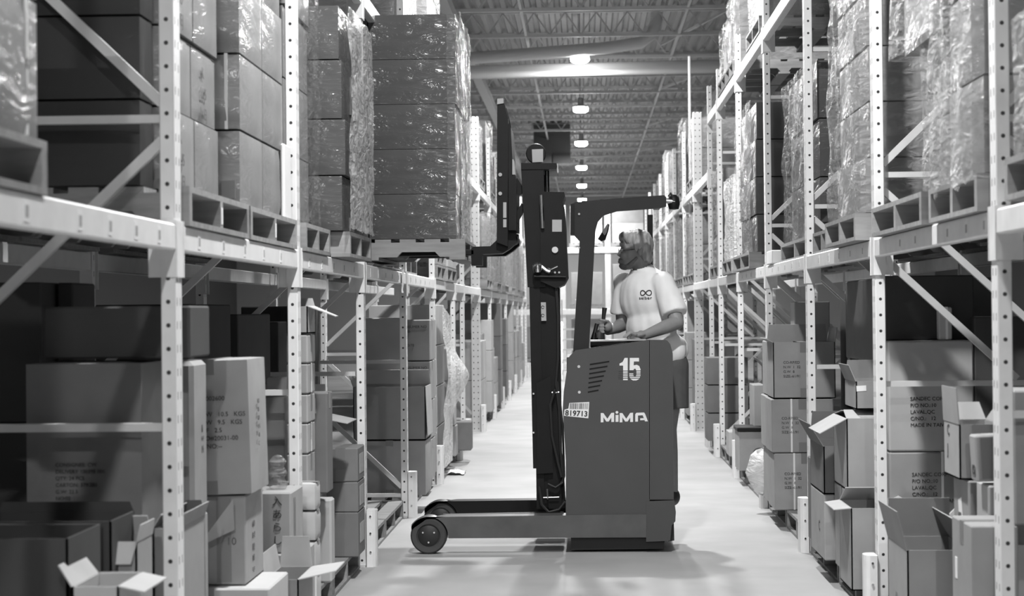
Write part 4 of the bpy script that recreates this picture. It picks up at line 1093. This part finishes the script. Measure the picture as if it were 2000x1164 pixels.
MB().lathe([(.001, TY + .45), (.11, TY + .45), (.118, TY + .46), (.118, TY + .58), (.11, TY + .59), (.001, TY + .59)], (c.x, 0, .118), 'y', 24).build('drive_wheel', 'tyre', T)

# mast: two stages of channel rails, near and far, tied by cross members
MYa, MYb = TY + .26, TY + .78
for ya in (MYa, MYb):
    plate([(1029, 455), (1050, 455), (1062, 1003), (1046, 1003), (1045, 922), (1039, 922)], ya, ya + .07, 'outer_rail', 'mast_black', bev=.004)
    plate([(1063, 545), (1090, 545), (1096, 1003), (1070, 1003)], ya + .01, ya + .07, 'rear_rail', 'mast_black', bev=.004)
    plate([(1015, 324), (1060, 324), (1064, 560), (1028, 560)], ya - .004, ya + .06, 'inner_rail', 'mast_black', bev=.004)
plate([(1050, 455), (1064, 455), (1070, 1000), (1060, 1000)], MYa + .02, MYb + .05, 'mast_web', 'mast_black', bev=.003)
plate([(1015, 312), (1086, 312), (1087, 319), (1086, 324), (1015, 325)], MYa - .012, MYb + .08, 'mast_crosshead', 'mast_black', bev=.004)
plate([(1085, 313), (1088.5, 313), (1090, 331), (1087, 331)], MYa, MYa + .1, 'crosshead_lip', 'grey_plastic', bev=0)
c = at(1047, 300, TY + .4)
MB().lathe([(.001, TY + .38), (.06, TY + .38), (.065, TY + .39), (.065, TY + .44), (.001, TY + .44)], (c.x, 0, c.z), 'y', 24).build('chain_pulley', 'mast_black', T)
plate([(1036, 283), (1058.5, 282), (1058.5, 308), (1037, 309)], TY + .32, TY + .34, 'pulley_cover', 'grey_plastic', bev=.002)
for px in (1066.5, 1071.5):
    MB().tube([at(px - 1, 324, TY + .4), at(px, 380, TY + .4)], .006, 8).build('lift_rod', 'mast_black', T)
mot = plate([(1054, 370), (1101, 371), (1103, 378), (1098, 390), (1101, 398), (1105, 440), (1106, 475), (1109, 540), (1101, 555), (1085, 562), (1054, 548)], TY + .2, TY + .74, 'lift_unit', 'mast_black', bev=.012)
plate([(1098, 372), (1103, 371), (1104.5, 386), (1101, 384)], TY + .19, TY + .3, 'lift_unit_edge', 'grey_plastic', bev=0, parent=mot) if False else None
MB().tube([at(1057, 381, TY + .18), at(1060, 446, TY + .18)], .012, 12).build('chrome_cylinder', 'chrome', T)
plate([(1077.5, 426), (1096.5, 426), (1096.5, 450), (1077.5, 450)], TY + .194, TY + .198, 'data_plate', 'grey_plastic', bev=0)
MB().lathe([(.001, TY + .185), (.02, TY + .185), (.022, TY + .2), (.001, TY + .2)], (at(1084, 488, TY + .19).x, 0, at(1084, 488, TY + .19).z), 'y', 16).build('cap', 'steel', T)
c = at(1050, 527, TY + .17)
MB().lathe([(.001, -.02), (.024, -.016), (.03, .0), (.03, .035), (.018, .045), (.001, .045)], c, 'z', 16).build('work_lamp', 'chrome', T)
MB().tube([at(1056, 519, TY + .17), at(1068, 529, TY + .16), at(1074, 531, TY + .16)], .012, 8).build('lamp_bracket', 'steel', T)
MB().tube([at(1070, 524, TY + .17), at(1076, 526, TY + .16), at(1089, 520, TY + .16)], .006, 8).build('lamp_arm', 'chrome', T)
MB().tube([at(1043, 540, TY + .18), at(1105, 541, TY + .18)], .008, 8).build('cross_bar', 'mast_black', T)
for px in (1084, 1092): MB().cyl(at(px, 532, TY + .19), at(px, 532, TY + .205), .007, 8).build('bolt', 'steel', T)
lb = plate([(1054.5, 590), (1064.5, 590), (1065.5, 627), (1055.5, 627)], MYa - .004, MYa - .001, 'warning_label', 'grey_plastic', bev=0)
for py in (600, 616):
    c = at(1060, py, MYa); MB().tube([c + Vector((.009 * math.cos(a * .7), -.006, .009 * math.sin(a * .7))) for a in range(9)], .0018, 5).build('pictogram', 'ink', lb)
plate([(1046, 751), (1074, 737), (1079, 930), (1047, 932)], MYa - .03, MYa - .012, 'rail_cover', 'mast_black', bev=.003)
for py in (769, 845): MB().cyl(at(1042, py, MYa - .02), at(1042, py, MYa), .006, 8).build('bolt', 'steel', T)
plate([(1047, 932), (1098, 930), (1102, 1003), (1047, 1003)], MYa + .05, MYb + .1, 'reach_carriage', 'mast_black', bev=.006)
MB().tube([at(x, y, MYa - .03) for x, y in ((1086, 560), (1090, 620), (1090, 700), (1086, 748), (1092, 800), (1095, 880), (1100, 935), (1093, 950))], .009, 8).build('hydraulic_hose', 'black_rubber', T)
MB().tube([at(x, y, MYa - .05) for x, y in ((1084, 760), (1075, 790), (1078, 850), (1090, 905), (1097, 932))], .009, 8).build('hydraulic_hose', 'black_rubber', T)
MB().tube([at(x, y, MYa - .03) for x, y in ((1089, 745), (1099, 830), (1102, 930), (1098, 945))], .007, 8).build('hydraulic_hose', 'black_rubber', T)
MB().tube([at(x, y, MYa - .04) for x, y in ((1053, 950), (1058, 985), (1072, 1000), (1092, 995), (1104, 980))], .009, 8).build('hydraulic_hose', 'black_rubber', T)
MB().tube([at(x, y, MYa - .04) for x, y in ((1070, 945), (1085, 952), (1100, 942))], .008, 8).build('hydraulic_hose', 'black_rubber', T)
MB().tube([at(1061, 972, MYa - .02), at(1092, 971, MYa - .02)], .005, 8).build('hydraulic_fitting', 'steel', T)
MB().tube([at(1069, 955, MYa - .02), at(1070, 975, MYa - .02)], .006, 8).build('hydraulic_fitting', 'steel', T)
MB().tube([at(1078, 767, MYa - .03), at(1092, 766, MYa - .03)], .008, 8).build('hydraulic_fitting', 'steel', T)

# fork carriage with its load backrest, arms and forks
for ya in (TY + .28, TY + .76):
    plate([(967, 186), (979, 184), (983, 198), (989, 222), (988, 478), (966, 470)], ya, ya + .05, 'load_backrest', 'mast_black', bev=.004)
plate([(967, 183), (979, 182), (980, 192), (967, 194)], TY + .27, TY + .34, 'backrest_tip', 'grey_plastic', bev=.003)
plate([(989, 232), (994, 240), (997, 300), (997, 445), (989, 445)], TY + .29, TY + .82, 'side_plate', 'mast_black', bev=.003)
plate([(990, 338), (1004, 338), (1006, 352), (1006, 446), (990, 446)], TY + .26, TY + .8, 'carriage_block', 'mast_black', bev=.005)
plate([(990, 303), (999, 303), (1003, 334), (990, 334)], TY + .3, TY + .5, 'carriage_bracket', 'grey_plastic', bev=.003)
for py in (341, 378): MB().cyl(at(977, py, TY + .27), at(977, py, TY + .29), .012, 12).build('bolt', 'steel', T)
for y0, y1 in ((390, 421), (424, 440)): plate([(979, y0), (985.5, y0), (985.5, y1), (979, y1)], TY + .274, TY + .278, 'warning_label', 'grey_plastic', bev=0)
for ya in (TY + .34, TY + .68):
    MB().bar(at(1004, 352, ya), at(1020, 378, ya), .02, .05).build('reach_link', 'mast_black', T)
    MB().bar(at(1004, 436, ya), at(1024, 400, ya), .02, .04).build('reach_link', 'mast_black', T)
    MB().cyl(at(1008, 444, ya - .03), at(1008, 444, ya + .08), .02, 12).build('reach_pin', 'mast_black', T)
MB().lathe([(.001, -.1), (.03, -.1), (.035, -.06), (.035, .5), (.03, .52), (.001, .52)], at(1000, 465, TY + .45), 'y', 14).build('fork_shaft', 'mast_black', T)
for ya in (TY + .34, TY + .84):
    plate([(1003, 446), (1005, 470), (992, 482), (976, 492), (936, 493), (936, 516), (914, 516), (914, 482), (918, 478), (952, 477), (966, 464), (966, 446)], ya, ya + .11, 'fork', 'mast_black', bev=.006)
    a = at(914, 505, TY); MB().bbox(-1.85, a.x + .02, ya, ya + .11, LZ - .132 + .032, LZ - .132 + .07, .006).build('fork', 'mast_black', T)

# overhead guard
GP = [(1117, 397), (1124, 393.5), (1200, 386.5), (1298, 380), (1302, 384), (1302, 402), (1290, 405), (1205, 411), (1178, 420), (1168, 432), (1163, 450), (1150, 690), (1119, 690), (1127, 560), (1132, 470), (1118, 455)]
plate(GP, TY + .06, TY + .13, 'guard_frame', 'guard_dark', bev=.008)
GF = [(1119, 397), (1124, 393.5), (1200, 386.5), (1298, 380), (1301, 386), (1200, 393), (1160, 398), (1155, 404), (1150, 690), (1132, 690), (1134, 420), (1122, 405)]
plate(GF, TY + .95, TY + .99, 'guard_frame', 'mast_black', bev=.004)
for k in range(5):
    x = 1140 + k * 36
    a, b = at(x, 396 - (x - 1120) * .06, TY + .1), at(x, 396 - (x - 1120) * .06, TY + .1)
    MB().box(a.x - .012, a.x + .012, TY + .13, TY + .95, a.z - .012, a.z + .012).build('guard_bar', 'mast_black', T)
a = at(1292, 386, TY + .1); MB().box(a.x - .02, a.x + .02, TY + .13, TY + .95, a.z - .03, a.z + .015).build('guard_bar', 'mast_black', T)
plate([(1114, 398), (1122, 398), (1122, 458), (1114, 458)], TY + .02, TY + .2, 'control_box', 'mast_black', bev=.006)
for px, py in ((1131, 418), (1131, 484)): MB().cyl(at(px, py, TY + .05), at(px, py, TY + .062), .007, 8).build('bolt', 'steel', T)
plate([(1275, 404), (1286, 404), (1287, 700), (1276, 700)], TY + .93, TY + .98, 'rear_pillar', 'mast_black', bev=.004)
MB().tube([at(1300, 392, TY + .1), at(1318, 394, TY + .1)], .016, 10).build('beacon_arm', 'steel', T)
MB().lathe([(.001, -.045), (.03, -.04), (.038, -.01), (.034, .03), (.015, .05), (.001, .05)], at(1316, 396, TY + .12), 'z', 14).build('beacon', 'mast_black', T)
MB().tube([at(1306, 384, TY + .1), at(1309, 377, TY + .1), at(1316, 388, TY + .1)], .008, 8).build('beacon_cable', 'black_rubber', T)
plate([(1169, 462), (1175, 452), (1188, 432), (1192, 434), (1190, 446), (1184, 464), (1176, 467)], TY + .3, TY + .42, 'work_light', 'mast_black', bev=.008)
plate([(1177, 450), (1186, 434), (1190, 434), (1186, 450), (1182, 456)], TY + .292, TY + .299, 'work_light_glass', 'grey_plastic', bev=0)

# console, levers
plate([(1154, 667), (1230, 665.5), (1262, 664), (1262, 668), (1154, 686)], PANEL_Y1 + .0, TY + .8, 'console', 'mast_black', bev=.004)
plate([(1153, 664.5), (1262, 662.5), (1262, 665), (1153, 667.5)], TY + .02, TY + .18, 'console_edge', 'grey_plastic', bev=.001)
LVY = TY + .5
MB().tube([at(1170, 664, LVY), at(1171, 652, LVY), at(1176, 645, LVY), at(1178, 640, LVY)], [.04, .035, .018, .011], 12).build('lever_boot', 'black_rubber', T)
MB().tube([at(1176, 648, LVY), at(1179, 618, LVY), at(1181, 601, LVY)], [.010, .013, .017], 10).build('lever', 'hub', T)
MB().tube([at(1160, 664, LVY), at(1162, 648, LVY), at(1166, 632, LVY)], [.024, .014, .014], 10).build('lever', 'hub', T)
MB().tube([at(1166, 660, LVY - .05), at(1165, 650, LVY - .05)], .008, 8).build('key_switch', 'chrome', T)

# lettering, slots and labels on the panel
E = .0015
for k in range(7):
    u = k / 6; yl = 712 + 54 * u; xl_, xr_ = 1152 - 4 * u, 1190 - 21 * u; dy = -6 + 2 * u
    plate([(xl_, yl - 1.5), (xr_, yl + dy - 1.5), (xr_, yl + dy + 1.5), (xl_, yl + 1.5)], TY - E, TY + .02, 'vent_slot', 'mast_black', parent=body, bev=0)
for px, py in ((1130.5, 716), (1131.5, 766)):
    MB().cyl(at(px, py, TY - .004), at(px, py, TY + .01), .009, 12).build('screw', 'steel', body)
n15 = plate([(1210, 710), (1216, 707), (1220, 699), (1226, 699), (1226, 742.5), (1217, 742.5), (1217, 714), (1210, 714)], TY - E, TY + .01, 'number', 'decal_white', parent=body, bev=0)
plate([(1230, 699), (1248, 699), (1248, 706), (1238, 706), (1237.5, 713.5), (1244, 712.5), (1248.5, 715), (1251, 721), (1251, 734), (1248.5, 740), (1243, 743), (1236, 743), (1231.5, 740), (1229, 735), (1229, 728), (1237, 728), (1237, 733), (1239, 736), (1241.5, 735.5), (1243, 732), (1243, 724), (1241, 720), (1238.5, 720.5), (1237, 723), (1229.5, 723)], TY - E, TY + .01, 'number', 'decal_white', parent=body, bev=0)
for y in (724.5, 728.7, 732.2, 735.6, 739): plate([(1208, y - .7), (1252, y - 1.0), (1252, y + .3), (1208, y + .6)], TY - E * 1.7, TY + .01, 'number_stripe', 'truck_paint', parent=n15, bev=0)
Z = lambda x, y: (1090 + x / 5.82, 640 + y / 5.82)
def logo(pts, ox=0): plate([Z(x + ox, y) for x, y in pts], TY - E, TY + .01, 'logo_letter', 'decal_white', parent=body, bev=0)
Mp = [(485, 970), (515, 970), (560, 1035), (605, 968), (637, 966), (637, 1071), (605, 1072), (605, 1020), (576, 1066), (548, 1067), (516, 1018), (516, 1075), (485, 1076)]
logo(Mp); logo(Mp, 215)
logo([(653, 992), (687, 991), (687, 1070), (653, 1071)])
logo([(669 + 16 * math.cos(R(a)), 962 + 16 * math.sin(R(a))) for a in range(0, 360, 30)])
logo([(877, 1068), (877, 985), (890, 967), (978, 964), (990, 982), (1021, 1064), (988, 1065), (962, 995), (908, 998), (908, 1067)])
logo([(934, 1030), (976, 1028), (986, 1050), (934, 1052)])
lab = plate([(1102.5, 800), (1110, 798), (1112, 787), (1151, 785), (1149, 817), (1101.5, 812)], TY - E, TY + .005, 'number_label', 'sticker', parent=body, bev=0)
rs = random.Random(5); x = 1113.5
while x < 1149:
    w_ = rs.choice((.7, 1.1, 1.8)); plate([(x, 787.5), (x + w_, 787.4), (x + w_ - .6, 799), (x - .6, 799)], TY - E * 1.5, TY, 'barcode_bar', 'truck_paint_worn', parent=lab, bev=0); x += w_ + rs.choice((.8, 1.2))
text('819713', .046, at(1103.5, 811, TY - E * 1.6), 'front', 'ink', lab, 'printed_text', bold=.0012, space=1.02, roll=R(3.5))

# ================================================================== the driver
def ell(mb, c, r, ax=None, nu=18, nv=12):
    """an ellipsoid; ax gives its own axes"""
    c = Vector(c); A = ax or (Vector((1, 0, 0)), Vector((0, 1, 0)), Vector((0, 0, 1))); v = []; f = []
    for j in range(1, nv):
        th = math.pi * j / nv
        for i in range(nu):
            ph = 2 * math.pi * i / nu
            v.append(c + A[0] * (r[0] * math.sin(th) * math.cos(ph)) + A[1] * (r[1] * math.sin(th) * math.sin(ph)) + A[2] * (r[2] * math.cos(th)))
    b = len(v); v += [c + A[2] * r[2], c - A[2] * r[2]]
    for j in range(nv - 2):
        for i in range(nu): f.append((j * nu + i, (j + 1) * nu + i, (j + 1) * nu + (i + 1) % nu, j * nu + (i + 1) % nu))
    for i in range(nu): f.append((b, i, (i + 1) % nu)); f.append((b + 1, (nv - 2) * nu + (i + 1) % nu, (nv - 2) * nu + i))
    return mb.add(v, f, True)
def limb(mb, pts, rs):
    """tapered rounded limb"""
    pts = [Vector(p) for p in pts]; q = []; qr = []
    for i in range(len(pts) - 1):
        k = 5
        for j in range(k + (1 if i == len(pts) - 2 else 0)):
            u = j / k; q.append(pts[i].lerp(pts[i + 1], u)); qr.append(rs[i] + (rs[i + 1] - rs[i]) * u)
    mb.tube(q, qr, 14)
    for p, r in zip(pts, rs): ell(mb, p, (r, r, r), nu=14, nv=10)
    return mb
FW = Vector((-.6, -.8, 0)); SD = Vector((.8, -.6, 0)); UP = Vector((0, 0, 1))
FZ = at(1250, 1000, TY + .3).z + .012      # platform floor
ML = empty('person', (at(1285, 900, 12).x, 12.0, FZ), 'man in white t-shirt and shorts standing at the forklift controls, looking left', 'person')
hd = at(1243, 487, 12.0)
def H(px, py, dy=0): return at(px, py, 12.0 + dy)
lean = (Vector((-.12, -.02, 1))).normalized(); fwl = (FW - lean * FW.dot(lean)).normalized(); sdl = lean.cross(fwl) * -1
AX = (SD, FW, UP)
# ---- body, one surface
b = MB()
ell(b, H(1248, 479), (.098, .078, .102)); ell(b, H(1231, 495), (.066, .064, .085)); ell(b, H(1226, 512), (.052, .052, .05)); ell(b, H(1236, 508), (.06, .058, .05))
ell(b, H(1216, 477), (.022, .05, .018)); ell(b, H(1219, 521), (.028, .035, .022)); ell(b, H(1213, 511), (.022, .03, .016))
limb(b, [H(1214, 487), H(1209, 497)], [.010, .013]); ell(b, H(1210.5, 499, -.009), (.010, .009, .009)); ell(b, H(1210.5, 499, .009), (.010, .009, .009))
for s in (-1, 1):
    ell(b, H(1218, 499, s * .038), (.03, .022, .026)); ell(b, H(1250, 491, s * .077), (.018, .010, .032)); ell(b, H(1253, 487, s * .083), (.012, .008, .02))
limb(b, [H(1250, 505), H(1254, 522), H(1259, 542)], [.06, .06, .068])
chest, belly, pelv = H(1261, 580), H(1272, 640), H(1292, 695)
ell(b, chest, (.175, .105, .19), AX); ell(b, belly, (.155, .115, .18), AX); ell(b, pelv, (.155, .115, .14), AX); ell(b, H(1260, 548), (.16, .075, .06), AX)
shL, shR = H(1300, 553, -.12), H(1217, 556, .12)
PT = at(1240, 664, TY + .1).z              # top of the panel under the hand
elL, wrL = H(1322, 630, -.24), H(1258, 655, -.40)
elR, wrR = H(1216, 634, .14), H(1187, 646, -.02)
limb(b, [shL, elL, elL.lerp(wrL, .35), wrL], [.056, .046, .045, .029])
limb(b, [shR, elR, elR.lerp(wrR, .35), wrR], [.056, .045, .044, .029])
# left hand resting on the panel
wrL = Vector(wrL); hz = PT + .022
palm = [Vector((at(1252, 655, 11.6).x, 11.595, hz + .012)), Vector((at(1241, 655, 11.57).x, 11.565, hz + .008))]
ell(b, (palm[0] + palm[1]) / 2, (.048, .042, .018)); limb(b, [wrL, palm[0]], [.029, .026])
for k, (dy, ln) in enumerate(((-.040, .058), (-.014, .070), (.010, .066), (.033, .050))):
    base = palm[1] + Vector((.0, dy, .004)); m1 = base + Vector((-ln * .55, dy * .25 - .006, .012)); tip = m1 + Vector((-ln * .5, dy * .1 - .004, -.026))
    limb(b, [base, m1, tip], [.0105, .0095, .0082])
limb(b, [palm[0] + Vector((-.005, -.036, -.004)), palm[0] + Vector((-.04, -.062, -.008)), palm[0] + Vector((-.068, -.062, -.016))], [.012, .0105, .009])
# right hand closed round the lever
gr = at(1178, 640, LVY); kn = gr + Vector((.035, .03, .01))
limb(b, [wrR, kn], [.029, .026]); ell(b, kn.lerp(gr, .2), (.032, .038, .04))
for k in range(4):
    z = gr.z + .036 - k * .021; base = Vector((gr.x + .02, gr.y + .034, z)); m1 = Vector((gr.x - .02, gr.y + .024, z - .002)); tip = Vector((gr.x - .02, gr.y - .016, z - .004))
    limb(b, [base, m1, tip, Vector((gr.x + .004, gr.y - .022, z - .004))], [.0105, .0095, .0088, .008])
limb(b, [kn + Vector((-.005, -.03, .03)), gr + Vector((.008, -.03, .045)), gr + Vector((-.016, -.018, .05))], [.012, .010, .009])
hipc = pelv + Vector((0, 0, -.06))
for s in (-1, 1):
    hp = hipc + SD * (.085 * s); kn_ = Vector((hp.x - .02, hp.y - .02, FZ + .50)); an = Vector((hp.x + .02, hp.y + .0, FZ + .085))
    if s == 1: kn_.x -= .015; an.x -= .03
    limb(b, [hp, kn_, kn_.lerp(an, .35), an], [.088, .058, .055, .038])
    limb(b, [an, an + FW * .12 + Vector((0, 0, -.05))], [.036, .026])
# ---- clothes and hair
t_ = MB()
ell(t_, chest, (.195, .125, .20), AX); ell(t_, belly, (.178, .137, .19), AX); ell(t_, H(1290, 684), (.195, .158, .13), AX); ell(t_, H(1260, 549), (.185, .09, .062), AX)
def sleeve(sh, el, off, end, r0, r1):
    q = [sh + off + (sh - el).normalized() * .02] + [(sh + off * (1 - u)).lerp(el, end * u) for u in (0, .25, .5, .75, 1)]
    t_.tube(q, [r0 * .8, r0, r0 * 1.0, r0 + (r1 - r0) * .4, r0 + (r1 - r0) * .7, r1], 20)
sleeve(shL, elL, Vector((-.02, .01, 0)), .80, .074, .084)
sleeve(shR, elR, Vector((.015, -.01, .0)), .74, .078, .082)
ell(t_, shR + Vector((.01, -.005, .005)), (.078, .078, .075)); ell(t_, shL + Vector((-.015, .01, .0)), (.074, .074, .074))
ell(t_, H(1256, 528), (.085, .075, .04), AX)
s_ = MB()
ell(s_, pelv + Vector((0, 0, -.03)), (.170, .132, .12), AX)
for s in (-1, 1):
    hp = hipc + SD * (.085 * s); limb(s_, [hp, Vector((hp.x + .0, hp.y - .01, FZ + .60))], [.105, .102])
h_ = MB()
ell(h_, H(1243, 466), (.098, .083, .060)); ell(h_, H(1262, 481), (.040, .080, .085)); ell(h_, H(1225, 462), (.05, .07, .035)); ell(h_, H(1216, 466), (.022, .055, .022))
ell(h_, H(1265, 503), (.030, .065, .05))
for s in (-1, 1): ell(h_, H(1252, 478, s * .062), (.055, .026, .06)); ell(h_, H(1262, 497, s * .055), (.03, .026, .05))
be = MB()
ell(be, H(1220, 519), (.038, .046, .028)); ell(be, H(1212, 507), (.016, .030, .011))
for s in (-1, 1): limb(be, [H(1243, 504, s * .058), H(1231, 516, s * .05), H(1221, 522, s * .025)], [.010, .014, .020])
SOFT = []
def soft(mb, name, m, voxel, it, fac=.5, noise_amp=0):
    o = mb.build(name, m, ML)
    r = o.modifiers.new('skin', 'REMESH'); r.mode = 'VOXEL'; r.voxel_size = voxel; r.use_smooth_shade = True
    sm = o.modifiers.new('smooth', 'SMOOTH'); sm.iterations = it; sm.factor = fac
    SOFT.append((o, noise_amp)); return o
o_body = soft(b, 'body', 'skin', .0052, 4)
o_shirt = soft(t_, 't_shirt', 'shirt', .009, 8)
o_short = soft(s_, 'shorts', 'trousers', .010, 6)
o_hair = soft(h_, 'hair', 'hair', .007, 3)
o_beard = soft(be, 'beard', 'beard', .006, 2)
dg = bpy.context.evaluated_depsgraph_get()
from mathutils.bvhtree import BVHTree
for o, na in SOFT:
    me = bpy.data.meshes.new_from_object(o.evaluated_get(dg)); me.name = o.name
    o.modifiers.clear(); o.data = me
wl = ML.location
def cut(o, keep):
    """trim a cloth mesh at its open ends"""
    bm = bmesh.new(); bm.from_mesh(o.data)
    bmesh.ops.delete(bm, geom=[q for q in bm.verts if not keep(q.co + wl)], context='VERTS'); bm.to_mesh(o.data); bm.free()
dl = (elL - shL).normalized(); dr = (elR - shR).normalized()
def shirt_keep(p):
    if p.z < at(1290, 716, 12).z: return False
    nb = H(1252, 522)
    if (p - nb).dot(Vector((-.25, -.1, 1)).normalized()) > .0 : return False
    return True
cut(o_shirt, shirt_keep)
cut(o_short, lambda p: p.z > at(1325, 797, 12).z)
# soft folds in the shirt, strands in the hair
for q in o_shirt.data.vertices:
    p = q.co + wl; d_ = noise.noise(Vector((p.x * 9 + p.y * 9, p.z * 5 + p.x * 6, 1.5))) * .011 + noise.noise(Vector((p.x * 22, p.y * 22, p.z * 9))) * .004
    q.co += q.normal * d_
for q in o_hair.data.vertices:
    p = q.co * 1; q.co += q.normal * (noise.noise(Vector((p.x * 60, p.y * 60, p.z * 22))) * .008 + .002)
for o in (o_body, o_shirt, o_short, o_hair, o_beard): o.data.update(); o.data.polygons.foreach_set('use_smooth', [True] * len(o.data.polygons))
so = o_shirt.modifiers.new('cloth', 'SOLIDIFY'); so.thickness = .004; so.offset = 0
so = o_short.modifiers.new('cloth', 'SOLIDIFY'); so.thickness = .004; so.offset = 0
# eyes, glasses
for s in (-1, 1):
    e_ = MB(); ell(e_, H(1215.5, 489.5, s * .03), (.010, .012, .009)); e_.build('eye', 'sticker', ML)
gl = MB().tube([H(1209, 490, -.075 * 0 - .062), H(1250, 486, -.078)], .0022, 6).build('glasses', 'glass_dark', ML)
for s in (-1, 1):
    cc = H(1208.5, 492, s * .033)
    MB().tube([cc + Vector((.006 * math.sin(a / 12 * 2 * math.pi) * 0, .026 * math.cos(a / 12 * 2 * math.pi), .020 * math.sin(a / 12 * 2 * math.pi))) for a in range(13)], .0022, 6).build('lens_rim', 'steel', gl)
MB().tube([H(1208, 490, -.008), H(1208, 490, .008)], .002, 6).build('bridge', 'steel', gl)
for s in (-1, 1):
    f_ = MB(); hp = hipc + SD * (.085 * s); an = Vector((hp.x + .02 - (.03 if s == 1 else 0), hp.y, FZ))
    ell(f_, an + FW * .07 + Vector((0, 0, .045)), (.048, .135, .046), AX); ell(f_, an + Vector((0, 0, .06)), (.046, .06, .06), AX)
    o = f_.build('shoe', 'shoe', ML)
    for q in o.data.vertices:
        if q.co.z < .004: q.co.z = .004
# print on the chest: a loop mark and a short word, laid on the cloth
bv = BVHTree.FromPolygons([q.co + wl for q in o_shirt.data.vertices], [list(p.vertices) for p in o_shirt.data.polygons])
c0 = at(1259, 572, 11.85); eu = SD; ev = UP
def onshirt(u, v, lift=.004):
    p = c0 + eu * u + ev * v - (-FW) * 0 + FW * .4
    h = bv.ray_cast(p, -FW)
    return (h[0] + FW * lift) if h[0] is not None else c0 + eu * u + ev * v
pts = []
for k in range(49):
    a = 2 * math.pi * k / 48; dn = 1 + math.sin(a) ** 2
    pts.append(onshirt(.034 * math.cos(a) / dn, .045 * math.sin(a) * math.cos(a) / dn))
MB().tube(pts, .0034, 6).build('chest_logo', 'ink', o_shirt)
tm = text('seiber', .028, c0, 'front', 'ink', o_shirt, 'chest_print', bold=.0004, space=1.15)
org = tm.location.copy()
for q in tm.data.vertices:
    q.co = onshirt(q.co.x - .043, q.co.y - .042, .004 + q.co.z) - wl
tm.rotation_euler = (0, 0, 0); tm.location = (0, 0, 0)
